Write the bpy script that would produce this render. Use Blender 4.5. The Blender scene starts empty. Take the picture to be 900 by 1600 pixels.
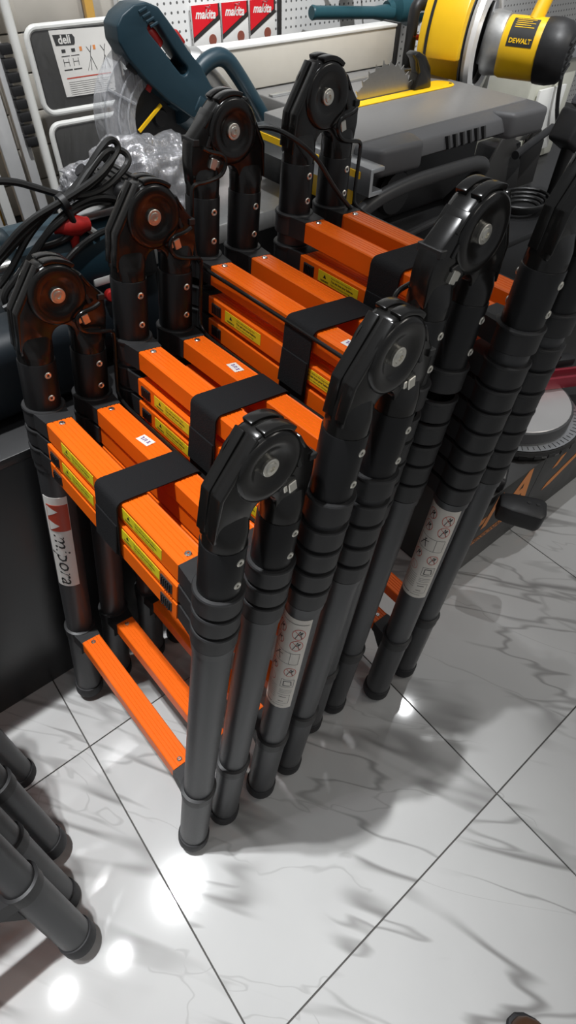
import bpy, bmesh, math, random
from mathutils import Vector, Matrix, noise
random.seed(7)
R = math.radians
scene = bpy.context.scene
C = scene.collection

# ------------------------------------------------------------------ camera
CAM = Vector((0.0836, -0.7523, 1.6242))
r_ = Vector((0.777254, -0.629045, 0.013359)); u_ = Vector((0.467140, 0.591166, 0.657498)); f_ = Vector((0.421493, 0.504802, -0.753338))
cd = bpy.data.cameras.new('camera'); cam = bpy.data.objects.new('camera', cd); C.objects.link(cam)
cam.matrix_world = Matrix(((r_.x, u_.x, -f_.x, CAM.x), (r_.y, u_.y, -f_.y, CAM.y), (r_.z, u_.z, -f_.z, CAM.z), (0, 0, 0, 1)))
cd.sensor_fit = 'AUTO'; cd.sensor_width = 36.0; cd.lens = 36.0 * 867.45 / 1600.0; cd.clip_start = 0.02
scene.camera = cam

# ------------------------------------------------------------------ world, lights, exposure
w = bpy.data.worlds.new('shop_ambient'); scene.world = w; w.use_nodes = True
bg = w.node_tree.nodes['Background']; bg.inputs[0].default_value = (0.95, 0.97, 1.0, 1); bg.inputs[1].default_value = 0.20
scene.view_settings.view_transform = 'Standard'; scene.view_settings.look = 'None'
scene.view_settings.exposure = 0.10; scene.view_settings.gamma = 1.0
try: scene.view_settings.use_curve_mapping = False
except Exception: pass

def spot(name, loc, target, power, cone, blend=0.5, radius=0.045, col=(0.97, 0.985, 1.0)):
    l = bpy.data.lights.new(name, 'SPOT'); l.energy = power; l.spot_size = R(cone); l.spot_blend = blend
    l.shadow_soft_size = radius; l.color = col
    o = bpy.data.objects.new(name, l); C.objects.link(o); o.location = loc
    o.rotation_euler = (Vector(target) - Vector(loc)).to_track_quat('-Z', 'Y').to_euler()
    return o
# track of ceiling spots above the display bench (their mirror images are the bright spots in the floor)
spot('track_spot', (-0.14, 0.72, 6.0), (-0.05, -0.45, 0), 780, 28, 1.0, 0.045)
spot('track_spot', (-0.29, 0.66, 6.0), (-0.12, -0.45, 0), 560, 22, 1.0, 0.040)
spot('track_spot', (-1.02, 0.57, 6.0), (-0.30, -0.65, 0), 70, 24, 1.0, 0.030)
spot('track_spot', (-0.86, 1.20, 6.0), (-0.15, -0.30, 0), 40, 26, 1.0, 0.030)
spot('track_spot', (-1.62, 0.67, 6.0), (-0.35, -0.60, 0), 60, 26, 1.0, 0.030)
spot('track_spot', (3.35, 0.53, 6.0), (2.3, 0.4, 0.8), 300, 34, 1.0, 0.030)
spot('background_fill_spot', (1.5, -0.7, 4.2), (2.1, 1.3, 1.2), 480, 44, 0.9, 0.06)  # not on the track: two unseen spots added to brighten the background
spot('background_fill_spot', (0.6, -0.3, 4.2), (0.80, 1.3, 1.15), 420, 42, 0.9, 0.06)

def panel(name, loc, target, power, sx, sy):
    l = bpy.data.lights.new(name, 'AREA'); l.energy = power; l.shape = 'RECTANGLE'; l.size = sx; l.size_y = sy; l.color = (1, 0.95, 0.87)
    o = bpy.data.objects.new(name, l); C.objects.link(o); o.location = loc
    o.rotation_euler = (Vector(target) - Vector(loc)).to_track_quat('-Z', 'Y').to_euler()
# unseen area lights added for front fill, standing for shop lights behind photographer
panel('front_fill_panel', (0.6, -2.6, 3.4), (0.6, -2.0, 0), 6, 1.2, 0.6)
panel('front_fill_panel', (3.0, -2.0, 3.4), (2.2, -1.3, 0), 20, 1.2, 0.6)

# ------------------------------------------------------------------ materials
MATS = {}
def mat(name, col, rough=0.5, metal=0.0, var=0.06, scale=40.0, bump=0.0, spec=0.5, coat=0.0, trans=0.0, ior=1.45, alpha=1.0):
    if name in MATS: return MATS[name]
    m = bpy.data.materials.new(name); m.use_nodes = True; nt = m.node_tree; b = nt.nodes['Principled BSDF']
    tc = nt.nodes.new('ShaderNodeTexCoord'); n = nt.nodes.new('ShaderNodeTexNoise'); n.inputs['Scale'].default_value = scale; n.inputs['Detail'].default_value = 4
    nt.links.new(tc.outputs['Object'], n.inputs['Vector'])
    mx = nt.nodes.new('ShaderNodeMix'); mx.data_type = 'RGBA'; nt.links.new(n.outputs['Fac'], mx.inputs['Factor'])
    a = [max(0, c * (1 - var)) for c in col]; d = [min(1, c * (1 + var)) for c in col]
    mx.inputs['A'].default_value = (*a, 1); mx.inputs['B'].default_value = (*d, 1)
    nt.links.new(mx.outputs['Result'], b.inputs['Base Color'])
    mr = nt.nodes.new('ShaderNodeMapRange'); mr.inputs['To Min'].default_value = max(0.02, rough * 0.85); mr.inputs['To Max'].default_value = min(1, rough * 1.15)
    nt.links.new(n.outputs['Fac'], mr.inputs['Value']); nt.links.new(mr.outputs['Result'], b.inputs['Roughness'])
    b.inputs['Metallic'].default_value = metal; b.inputs['Specular IOR Level'].default_value = spec
    b.inputs['Coat Weight'].default_value = coat; b.inputs['Coat Roughness'].default_value = 0.08
    b.inputs['Transmission Weight'].default_value = trans; b.inputs['IOR'].default_value = ior; b.inputs['Alpha'].default_value = alpha
    if bump > 0:
        bp = nt.nodes.new('ShaderNodeBump'); bp.inputs['Strength'].default_value = bump; bp.inputs['Distance'].default_value = 0.002
        nt.links.new(n.outputs['Fac'], bp.inputs['Height']); nt.links.new(bp.outputs['Normal'], b.inputs['Normal'])
    MATS[name] = m; return m

mat('orange', (0.86, 0.140, 0.006), 0.36, 0.0, 0.03, 12, 0.0, 0.4)
mat('hinge_black', (0.010, 0.0095, 0.009), 0.22, 0.0, 0.1, 30, 0.05, 0.6)
mat('tube_black', (0.008, 0.008, 0.0085), 0.36, 0.0, 0.1, 120, 0.04, 0.5)
mat('tube_grey', (0.062, 0.063, 0.066), 0.40, 0.35, 0.08, 200, 0.03, 0.5)
mat('collar_black', (0.021, 0.021, 0.022), 0.48, 0.0, 0.1, 60, 0.05, 0.5)
mat('rubber', (0.024, 0.024, 0.026), 0.6, 0.0, 0.1, 80, 0.08, 0.4)
mat('steel', (0.72, 0.72, 0.70), 0.28, 1.0, 0.05, 60)
mat('zinc', (0.75, 0.73, 0.66), 0.35, 0.9, 0.05, 60)
mat('strap', (0.010, 0.010, 0.011), 0.85, 0.0, 0.25, 500, 0.5, 0.25)
mat('yellow_sticker', (0.74, 0.62, 0.02), 0.45)
mat('print_black', (0.02, 0.02, 0.02), 0.5)
mat('print_red', (0.55, 0.05, 0.02), 0.5)
mat('print_purple', (0.22, 0.12, 0.32), 0.5)
mat('paper_white', (0.80, 0.78, 0.74), 0.5)
mat('paper_grey', (0.66, 0.62, 0.56), 0.5)
mat('label_red', (0.48, 0.06, 0.03), 0.45)
mat('bench_black', (0.012, 0.012, 0.013), 0.30, 0.0, 0.25, 8, 0.05, 0.5)
mat('bench_top', (0.014, 0.014, 0.015), 0.40, 0.0, 0.3, 10, 0.05)
mat('teal', (0.012, 0.036, 0.052), 0.42, 0.0, 0.06, 60, 0.1, 0.5)
mat('teal_light', (0.018, 0.075, 0.095), 0.38, 0.0, 0.06, 60, 0.05)
mat('black_plastic', (0.016, 0.016, 0.017), 0.45, 0.0, 0.12, 80, 0.08)
mat('navy_plastic', (0.010, 0.016, 0.022), 0.5, 0.0, 0.1, 60, 0.06)
mat('red_plastic', (0.42, 0.018, 0.016), 0.4)
mat('alu', (0.62, 0.63, 0.64), 0.32, 1.0, 0.08, 50, 0.03)
mat('alu_light', (0.72, 0.72, 0.72), 0.30, 0.25, 0.06, 30)
mat('cast_alu', (0.55, 0.55, 0.54), 0.42, 0.9, 0.1, 90, 0.08)
mat('blade_steel', (0.42, 0.41, 0.39), 0.32, 1.0, 0.08, 120, 0.03)
mat('plate_silver', (0.74, 0.73, 0.72), 0.35, 0.55, 0.04, 9)
mat('dark_steel', (0.05, 0.05, 0.052), 0.4, 0.7, 0.1, 60)
mat('saw_grey', (0.20, 0.195, 0.19), 0.42, 0.15, 0.05, 100, 0.03)
mat('saw_grey_plastic', (0.085, 0.085, 0.088), 0.5, 0.0, 0.06, 100, 0.08)
mat('fence_cream', (0.52, 0.49, 0.43), 0.45, 0.2, 0.04, 40)
mat('fence_edge', (0.80, 0.80, 0.78), 0.35, 0.3, 0.04, 40)
mat('dewalt_yellow', (0.88, 0.52, 0.012), 0.35, 0.0, 0.05, 30, 0.03)
mat('white_paint', (0.80, 0.80, 0.77), 0.35, 0.0, 0.05, 30, 0.02)
mat('cream_paint', (0.60, 0.60, 0.52), 0.5, 0.0, 0.08, 20)
mat('pipe_grey', (0.035, 0.035, 0.036), 0.4, 0.0, 0.1, 60, 0.05)
mat('step_black', (0.030, 0.029, 0.026), 0.55, 0.0, 0.2, 120, 0.15)
mat('wood_shelf', (0.45, 0.42, 0.37), 0.55, 0.0, 0.15, 12)
mat('ochre', (0.55, 0.30, 0.04), 0.5, 0.0, 0.15, 20)
mat('cable', (0.012, 0.012, 0.012), 0.4, 0.0, 0.1, 90, 0.03)
mat('pack_red', (0.62, 0.012, 0.022), 0.4)
mat('pack_dark', (0.03, 0.028, 0.028), 0.4)
mat('pack_white', (0.72, 0.71, 0.69), 0.4)
mat('sand_brown', (0.20, 0.055, 0.035), 0.9, 0.0, 0.2, 300, 0.2)
mat('plinth_black', (0.030, 0.029, 0.028), 0.42, 0.0, 0.15, 20, 0.05)
mat('print_orange', (0.80, 0.27, 0.055), 0.5)
mat('red_metal', (0.34, 0.030, 0.05), 0.35, 0.2)
mat('shoe_leather', (0.075, 0.035, 0.018), 0.4, 0.0, 0.2, 60, 0.1)
mat('grout', (0.10, 0.095, 0.09), 0.9, 0.0, 0.15, 60, 0.1)
mat('clear_plastic', (0.95, 0.95, 0.95), 0.05, 0.0, 0.01, 30, 0.0, 0.5, 0, 0.96, 1.25)
mat('smoke_plastic', (0.10, 0.10, 0.11), 0.2, 0.0, 0.05, 30)

def film_material(name, tint, gloss, fac, base=0.75):
    m = bpy.data.materials.new(name); m.use_nodes = True; nt = m.node_tree; nt.nodes.clear()
    o = nt.nodes.new('ShaderNodeOutputMaterial'); t = nt.nodes.new('ShaderNodeBsdfTransparent'); t.inputs[0].default_value = (*tint, 1)
    g = nt.nodes.new('ShaderNodeBsdfPrincipled'); g.inputs['Base Color'].default_value = (base, base, base * 1.03, 1); g.inputs['Roughness'].default_value = gloss
    mx = nt.nodes.new('ShaderNodeMixShader')
    tc = nt.nodes.new('ShaderNodeTexCoord'); n = nt.nodes.new('ShaderNodeTexNoise'); n.inputs['Scale'].default_value = 22; n.inputs['Detail'].default_value = 6; n.inputs['Distortion'].default_value = 1.5
    mp = nt.nodes.new('ShaderNodeMapping'); mp.inputs['Scale'].default_value = (2.2, 1, 0.5)
    nt.links.new(tc.outputs['Object'], mp.inputs['Vector']); nt.links.new(mp.outputs['Vector'], n.inputs['Vector'])
    bp = nt.nodes.new('ShaderNodeBump'); bp.inputs['Strength'].default_value = 1.0; bp.inputs['Distance'].default_value = 0.01
    nt.links.new(n.outputs['Fac'], bp.inputs['Height']); nt.links.new(bp.outputs['Normal'], g.inputs['Normal'])
    mx.inputs[0].default_value = fac
    nt.links.new(t.outputs[0], mx.inputs[1]); nt.links.new(g.outputs[0], mx.inputs[2]); nt.links.new(mx.outputs[0], o.inputs[0])
    MATS[name] = m
film_material('plastic_bag', (0.78, 0.78, 0.80), 0.16, 0.50, 0.72)
for n_ in MATS['plastic_bag'].node_tree.nodes:
    if n_.type == 'BSDF_PRINCIPLED': n_.inputs['Metallic'].default_value = 0.55
film_material('plastic_film', (0.97, 0.97, 0.97), 0.10, 0.05)
film_material('guard_plastic', (0.90, 0.91, 0.92), 0.08, 0.30)

def marble():
    m = bpy.data.materials.new('marble'); m.use_nodes = True; nt = m.node_tree; b = nt.nodes['Principled BSDF']; L = nt.links.new
    tc = nt.nodes.new('ShaderNodeTexCoord'); oi = nt.nodes.new('ShaderNodeObjectInfo')
    off = nt.nodes.new('ShaderNodeVectorMath'); off.operation = 'SCALE'; off.inputs[0].default_value = (13.1, 7.7, 3.3)
    L(oi.outputs['Random'], off.inputs['Scale'])
    add = nt.nodes.new('ShaderNodeVectorMath'); add.operation = 'ADD'; L(tc.outputs['Object'], add.inputs[0]); L(off.outputs[0], add.inputs[1])
    mp = nt.nodes.new('ShaderNodeMapping'); mp.inputs['Rotation'].default_value = (0, 0, R(56)); mp.inputs['Scale'].default_value = (1, 1, 1)
    L(add.outputs[0], mp.inputs['Vector'])
    def vein(scale, stretch, width, detail, dist, seed):
        s = nt.nodes.new('ShaderNodeMapping'); s.inputs['Scale'].default_value = (stretch, 1, 1); s.inputs['Location'].default_value = (seed, seed * 2, 0)
        L(mp.outputs[0], s.inputs['Vector'])
        n = nt.nodes.new('ShaderNodeTexNoise'); n.inputs['Scale'].default_value = scale; n.inputs['Detail'].default_value = detail; n.inputs['Distortion'].default_value = dist; n.inputs['Roughness'].default_value = 0.55
        L(s.outputs[0], n.inputs['Vector'])
        sub = nt.nodes.new('ShaderNodeMath'); sub.operation = 'SUBTRACT'; L(n.outputs['Fac'], sub.inputs[0]); sub.inputs[1].default_value = 0.5
        ab = nt.nodes.new('ShaderNodeMath'); ab.operation = 'ABSOLUTE'; L(sub.outputs[0], ab.inputs[0])
        mr = nt.nodes.new('ShaderNodeMapRange'); mr.interpolation_type = 'SMOOTHSTEP'; mr.inputs['From Min'].default_value = 0; mr.inputs['From Max'].default_value = width
        mr.inputs['To Min'].default_value = 1; mr.inputs['To Max'].default_value = 0; L(ab.outputs[0], mr.inputs['Value'])
        return mr.outputs['Result'], n.outputs['Fac']
    v1, _ = vein(3.0, 0.20, 0.026, 3.5, 0.30, 0.0)
    v2, _ = vein(5.6, 0.20, 0.020, 3, 0.35, 4.0)
    v3, _ = vein(2.4, 0.45, 0.006, 4, 0.7, 9.0)
    mk = nt.nodes.new('ShaderNodeTexNoise'); mk.inputs['Scale'].default_value = 2.8; mk.inputs['Detail'].default_value = 2; L(mp.outputs[0], mk.inputs['Vector'])
    mkr = nt.nodes.new('ShaderNodeMapRange'); mkr.interpolation_type = 'SMOOTHSTEP'; mkr.inputs['From Min'].default_value = 0.36; mkr.inputs['From Max'].default_value = 0.58; L(mk.outputs['Fac'], mkr.inputs['Value'])
    def mul(a, k):
        x = nt.nodes.new('ShaderNodeMath'); x.operation = 'MULTIPLY'; L(a, x.inputs[0])
        if isinstance(k, float): x.inputs[1].default_value = k
        else: L(k, x.inputs[1])
        return x.outputs[0]
    def mx_(a, c):
        x = nt.nodes.new('ShaderNodeMath'); x.operation = 'MAXIMUM'; L(a, x.inputs[0]); L(c, x.inputs[1]); return x.outputs[0]
    tot = mx_(mx_(mul(mul(v1, 0.80), mkr.outputs['Result']), mul(v2, mul(mkr.outputs['Result'], 0.6))), mul(v3, 0.26))
    cl = nt.nodes.new('ShaderNodeTexNoise'); cl.inputs['Scale'].default_value = 3.5; cl.inputs['Detail'].default_value = 5; L(mp.outputs[0], cl.inputs['Vector'])
    base = nt.nodes.new('ShaderNodeMix'); base.data_type = 'RGBA'; L(cl.outputs['Fac'], base.inputs['Factor'])
    base.inputs['A'].default_value = (0.50, 0.50, 0.495, 1); base.inputs['B'].default_value = (0.62, 0.62, 0.61, 1)
    fin = nt.nodes.new('ShaderNodeMix'); fin.data_type = 'RGBA'; L(tot, fin.inputs['Factor']); L(base.outputs['Result'], fin.inputs['A'])
    fin.inputs['B'].default_value = (0.20, 0.195, 0.19, 1)
    L(fin.outputs['Result'], b.inputs['Base Color']); b.inputs['Roughness'].default_value = 0.06; b.inputs['Specular IOR Level'].default_value = 0.55
    MATS['marble'] = m
marble()

def pegboard_mat():
    m = bpy.data.materials.new('pegboard'); m.use_nodes = True; nt = m.node_tree; b = nt.nodes['Principled BSDF']; L = nt.links.new
    tc = nt.nodes.new('ShaderNodeTexCoord'); sp = nt.nodes.new('ShaderNodeSeparateXYZ'); L(tc.outputs['Object'], sp.inputs[0])
    def cell(o, k):
        d = nt.nodes.new('ShaderNodeMath'); d.operation = 'DIVIDE'; L(o, d.inputs[0]); d.inputs[1].default_value = k
        fr = nt.nodes.new('ShaderNodeMath'); fr.operation = 'FRACT'; L(d.outputs[0], fr.inputs[0])
        s = nt.nodes.new('ShaderNodeMath'); s.operation = 'SUBTRACT'; L(fr.outputs[0], s.inputs[0]); s.inputs[1].default_value = 0.5
        p = nt.nodes.new('ShaderNodeMath'); p.operation = 'POWER'; L(s.outputs[0], p.inputs[0]); p.inputs[1].default_value = 2; return p.outputs[0]
    a = nt.nodes.new('ShaderNodeMath'); a.operation = 'ADD'; L(cell(sp.outputs['X'], 0.025), a.inputs[0]); L(cell(sp.outputs['Z'], 0.025), a.inputs[1])
    lt = nt.nodes.new('ShaderNodeMath'); lt.operation = 'LESS_THAN'; L(a.outputs[0], lt.inputs[0]); lt.inputs[1].default_value = 0.026
    mx = nt.nodes.new('ShaderNodeMix'); mx.data_type = 'RGBA'; L(lt.outputs[0], mx.inputs['Factor'])
    mx.inputs['A'].default_value = (0.66, 0.66, 0.65, 1); mx.inputs['B'].default_value = (0.10, 0.10, 0.10, 1)  # dark dots: shade inside the peg holes painted as colour
    L(mx.outputs['Result'], b.inputs['Base Color']); b.inputs['Roughness'].default_value = 0.45
    MATS['pegboard'] = m
pegboard_mat()

# ------------------------------------------------------------------ mesh helpers
class MB:
    def __init__(s): s.v = []; s.f = []
    def add(s, vs, fs):
        o = len(s.v); s.v += [Vector(p) for p in vs]; s.f += [tuple(i + o for i in f) for f in fs]; return s
    def box(s, c, d, rot=None):
        c = Vector(c); hx, hy, hz = d[0] / 2, d[1] / 2, d[2] / 2
        p = [Vector((x, y, z)) for x in (-hx, hx) for y in (-hy, hy) for z in (-hz, hz)]
        if rot is not None: p = [rot @ q for q in p]
        return s.add([c + q for q in p], [(0, 1, 3, 2), (4, 6, 7, 5), (0, 4, 5, 1), (2, 3, 7, 6), (0, 2, 6, 4), (1, 5, 7, 3)])
    def box2(s, a, b): return s.box([(a[i] + b[i]) / 2 for i in range(3)], [abs(b[i] - a[i]) for i in range(3)])
    def lathe(s, prof, o=(0, 0, 0), axis=(0, 0, 1), seg=24, a0=0.0, a1=None, cap=False):
        ax = Vector(axis).normalized(); t = Vector((1, 0, 0)) if abs(ax.x) < .9 else Vector((0, 1, 0))
        e1 = ax.cross(t).normalized(); e2 = ax.cross(e1); o = Vector(o)
        full = a1 is None; n = seg if full else seg + 1; a1_ = 2 * math.pi if full else a1
        vs = []; fs = []; idx = []
        for r, z in prof:
            if r < 1e-6 and full: idx.append([len(vs)] * n); vs.append(o + ax * z)
            else:
                idx.append(list(range(len(vs), len(vs) + n)))
                for k in range(n):
                    a = a0 + (a1_ - a0 if not full else a1_) * k / seg
                    vs.append(o + ax * z + e1 * (r * math.cos(a)) + e2 * (r * math.sin(a)))
        for i in range(len(prof) - 1):
            A, B = idx[i], idx[i + 1]
            for k in range(n if full else n - 1):
                k2 = (k + 1) % n; q = [A[k], A[k2], B[k2], B[k]]; u = []
                for x in q:
                    if x not in u: u.append(x)
                if len(u) > 2: fs.append(tuple(u))
        return s.add(vs, fs)
    def cyl(s, p0, p1, r, r1=None, seg=20):
        p0 = Vector(p0); d = Vector(p1) - p0; h = d.length; r1 = r if r1 is None else r1
        return s.lathe([(0, 0), (r, 0), (r1, h), (0, h)], p0, d, seg)
    def tube(s, path, r, seg=10, closed=False, smooth=0, flat=1.0, up=None):
        P = [Vector(p) for p in path]
        for _ in range(smooth):
            Q = []
            n = len(P)
            for i in range(n if closed else n - 1):
                a, b = P[i], P[(i + 1) % n]; Q += [a * .75 + b * .25, a * .25 + b * .75]
            if not closed: Q = [P[0]] + Q + [P[-1]]
            P = Q
        n = len(P); vs = []; fs = []
        T = []
        for i in range(n):
            a = P[(i - 1) % n] if closed or i > 0 else P[i]; b = P[(i + 1) % n] if closed or i < n - 1 else P[i]
            T.append((b - a).normalized())
        nr = Vector(up) if up else (Vector((0, 0, 1)) if abs(T[0].z) < .9 else Vector((1, 0, 0)))
        for i in range(n):
            if up: nr = Vector(up)
            nr = (nr - T[i] * nr.dot(T[i])).normalized(); bn = T[i].cross(nr)
            ri = r[i * len(r) // n] if isinstance(r, (list, tuple)) else r
            for k in range(seg):
                a = 2 * math.pi * k / seg; vs.append(P[i] + nr * (ri * flat * math.cos(a)) + bn * (ri * math.sin(a)))
        for i in range(n if closed else n - 1):
            j = (i + 1) % n
            for k in range(seg): k2 = (k + 1) % seg; fs.append((i * seg + k, i * seg + k2, j * seg + k2, j * seg + k))
        if not closed: fs += [tuple(range(seg))[::-1], tuple(range((n - 1) * seg, n * seg))]
        return s.add(vs, fs)
    def prism(s, poly, t0, t1, plane='xz', o=(0, 0, 0)):
        o = Vector(o); n = len(poly)
        def m(p, t):
            return o + (Vector((p[0], t, p[1])) if plane == 'xz' else Vector((p[0], p[1], t)) if plane == 'xy' else Vector((t, p[0], p[1])))
        return s.add([m(p, t0) for p in poly] + [m(p, t1) for p in poly],
                     [tuple(range(n)), tuple(range(2 * n - 1, n - 1, -1))] + [(i, i + n, (i + 1) % n + n, (i + 1) % n) for i in range(n)])
    def mesh(s, name, bevel=0, seg=2, ang=35, xf=None):
        bm = bmesh.new(); vv = [bm.verts.new(xf @ p if xf else p) for p in s.v]
        for f in s.f:
            try: bm.faces.new([vv[i] for i in f])
            except ValueError: pass
        bmesh.ops.recalc_face_normals(bm, faces=bm.faces)
        if bevel > 0:
            es = [e for e in bm.edges if len(e.link_faces) == 2 and e.calc_face_angle(0) > R(25)]
            bmesh.ops.bevel(bm, geom=es, offset=bevel, segments=seg, affect='EDGES', clamp_overlap=True, profile=0.5)
        me = bpy.data.meshes.new(name); bm.to_mesh(me); bm.free()
        for p in me.polygons: p.use_smooth = True
        me.set_sharp_from_angle(angle=R(ang))
        return me
    def build(s, name, m, parent=None, bevel=0, seg=2, ang=35, mw=None):
        return put(name, s.mesh(name, bevel, seg, ang), m, parent, mw)

def put(name, me, m=None, parent=None, mw=None):
    if m and not me.materials: me.materials.append(MATS[m])
    o = bpy.data.objects.new(name, me); C.objects.link(o)
    if parent: o.parent = parent
    if mw is not None: o.matrix_local = mw
    return o
def tag(o, label=None, cat=None, group=None, kind=None):
    if label: o['label'] = label
    if cat: o['category'] = cat
    if group: o['group'] = group
    if kind: o['kind'] = kind
    return o
def thing(name, label, cat, loc=(0, 0, 0), rot=(0, 0, 0), group=None):
    o = bpy.data.objects.new(name, None); C.objects.link(o); o.empty_display_size = .05
    o.location = loc; o.rotation_euler = rot
    return tag(o, label, cat, group)
T = Matrix.Translation
def RX(a): return Matrix.Rotation(R(a), 4, 'X')
def RY(a): return Matrix.Rotation(R(a), 4, 'Y')
def RZ(a): return Matrix.Rotation(R(a), 4, 'Z')
CACHE = {}
def cached(key, fn):
    if key not in CACHE: CACHE[key] = fn()
    return CACHE[key]
def text_mesh(txt, size, align='CENTER', shear=0.0, bold=0.0, sx=1.0, cyl=None):
    """flat lettering in the local xy plane; cyl=(radius) bends x around a vertical tube"""
    cu = bpy.data.curves.new('lettering', 'FONT'); cu.body = txt; cu.size = size; cu.align_x = align; cu.align_y = 'CENTER'
    cu.shear = shear; cu.offset = bold; cu.resolution_u = 2
    o = bpy.data.objects.new('lettering', cu); C.objects.link(o)
    dg = bpy.context.evaluated_depsgraph_get(); me = bpy.data.meshes.new_from_object(o.evaluated_get(dg))
    bpy.data.objects.remove(o); bpy.data.curves.remove(cu)
    me.materials.clear()
    for v in me.vertices: v.co.x *= sx
    me.name = 'lettering'; return me

# ------------------------------------------------------------------ setting: floor, wall
TILE = 0.8
floor = MB().box((1.0, 0.0, -0.02), (7.2, 6.4, 0.03)).build('floor', 'grout'); tag(floor, kind='structure')
def tile_mesh():
    g = 0.0018
    return MB().box((TILE / 2, TILE / 2, -0.006), (TILE - 2 * g, TILE - 2 * g, 0.012)).mesh('tile', 0.0006, 1)
tm = tile_mesh()
for i in range(-3, 5):
    for j in range(-4, 4):
        put('tile', tm, 'marble', floor, T((i * TILE, j * TILE, 0)))
wall = MB().box((1.4, 1.475, 1.4), (6.0, 0.05, 2.8)).build('wall_back', 'pegboard'); tag(wall, kind='structure')

# ------------------------------------------------------------------ display bench
bench = thing('display_bench', 'long black display bench behind the orange ladders, carrying the power saws', 'bench', (1.2, 0.84, 0))
MB().box((0, -0.575, 0.405), (4.8, 0.03, 0.81)).build('front_panel', 'bench_black', bench, 0.002)
MB().box((0, 0, 0.82), (4.8, 1.18, 0.022)).build('top', 'bench_top', bench, 0.002)
MB().box((-2.385, 0.01, 0.405), (0.03, 1.15, 0.81)).build('side_panel', 'bench_black', bench, 0.002)
MB().box((2.385, 0.01, 0.405), (0.03, 1.15, 0.81)).build('side_panel', 'bench_black', bench, 0.002)

# ------------------------------------------------------------------ telescopic ladders
HW = 0.265; DL = 0.048
RUNG_L = 0.41
def rung_mesh(w=0.047, h=0.036, L=RUNG_L):
    n = 5; top = []
    for k in range(n):
        x0 = -w / 2 + 0.004 + (w - 0.008) * k / n; x1 = -w / 2 + 0.004 + (w - 0.008) * (k + 1) / n
        top += [(x0 + 0.0008, h), (x1 - 0.0014, h), (x1 - 0.0009, h - 0.0012), (x1 - 0.0001, h - 0.0012)]
    poly = [(-w / 2, 0.001), (-w / 2, h - 0.002), (-w / 2 + 0.002, h)] + top + [(w / 2 - 0.002, h), (w / 2, h - 0.002), (w / 2, 0.001), (w / 2 - 0.002, 0), (-w / 2 + 0.002, 0)]
    return MB().prism(poly, -L / 2, L / 2, 'xz').mesh('rung', 0, ang=20)
def collar_mesh(h):
    r = 0.0365
    m = MB().lathe([(0.0305, 0.001), (r - .0015, 0), (r, 0.0015), (r, h - 0.006), (r + 0.0012, h - 0.005), (r + 0.0014, h - 0.002), (r, h), (0.0305, h + 0.0005)], seg=32)
    # bracket towards +y carrying the rung
    m.add([(x, y, z) for x, y in ((-.030, .018), (.030, .018), (.0245, .062), (-.0245, .062)) for z in (0.001, h - .002)],
          [(0, 2, 4, 6), (1, 7, 5, 3), (0, 1, 3, 2), (2, 3, 5, 4), (4, 5, 7, 6), (6, 7, 1, 0)])
    return m.mesh('collar', 0, ang=30)
def low_collar_mesh():
    m = MB().lathe([(0.0325, 0), (0.0368, 0), (0.037, .002), (0.037, .026), (0.0385, .028), (0.0385, .032), (0.0325, .034)], seg=32)
    m.add([(x, y, z) for x, y in ((-.030, .018), (.030, .018), (.0245, .062), (-.0245, .062)) for z in (-0.004, .030)],
          [(0, 2, 4, 6), (1, 7, 5, 3), (0, 1, 3, 2), (2, 3, 5, 4), (4, 5, 7, 6), (6, 7, 1, 0)])
    m.prism([(0.03, 0), (0.075, -0.002), (0.06, -0.02), (0.037, -0.075), (0.03, -0.09)], -0.004, 0.004, 'yz')
    m.prism([(0.03, 0), (0.085, -0.002), (0.06, -0.014), (0.037, -0.05), (0.03, -0.06)], -0.018, 0.018, 'yz')
    return m.mesh('collar', 0, ang=30)
def foot_mesh():
    return MB().lathe([(0, 0), (.030, 0), (.0365, .003), (.0385, .009), (.0385, .036), (.0375, .041), (.0345, .042)], seg=28).mesh('rubber_foot')
def rivet_mesh():   # along -y
    return MB().lathe([(0.0021, -.0005), (0.0024, .0012), (.0048, .0018), (.0060, .0008), (.0062, -.001)], (0, 0, 0), (0, -1, 0), 16).mesh('rivet')
def rivet_pin_mesh():
    return MB().lathe([(0, .0002), (0.0024, .0002), (0.0024, -.001)], (0, 0, 0), (0, -1, 0), 10).mesh('rivet_pin')
def screw_mesh():
    return MB().lathe([(0.0017, .0010), (.0019, .0022), (.0042, .0022), (.0056, .0010), (.0058, 0)], seg=14).mesh('screw')
def arc(cx, cz, r, a0, a1, n): return [(cx + r * math.cos(R(a0 + (a1 - a0) * k / n)), cz + r * math.sin(R(a0 + (a1 - a0) * k / n))) for k in range(n + 1)]
def hinge_body(drop):   # profile in xz about the bolt, drop = distance from bolt down to the tube tops
    b = -drop - 0.004
    front = [(-.0740, b), (-.0690, -.022), (-.0250, .0460)]
    top = arc(0, 0, .0530, 114, 58, 10)
    rear = [(.0830, -.0135), (.0855, -.045), (.0805, b)]
    inner = [(.0255, b), (.0245, -.074)] + arc(0.004, -.073, .0205, 0, 180, 10) + [(-.0165, -.074), (-.0175, b)]
    return front + top + rear + inner
def hinge_mesh(drop):
    m = MB().prism(hinge_body(drop), -0.0165, 0.0165, 'xz')
    return m.mesh('hinge', 0.0045, 2, 30)
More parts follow.
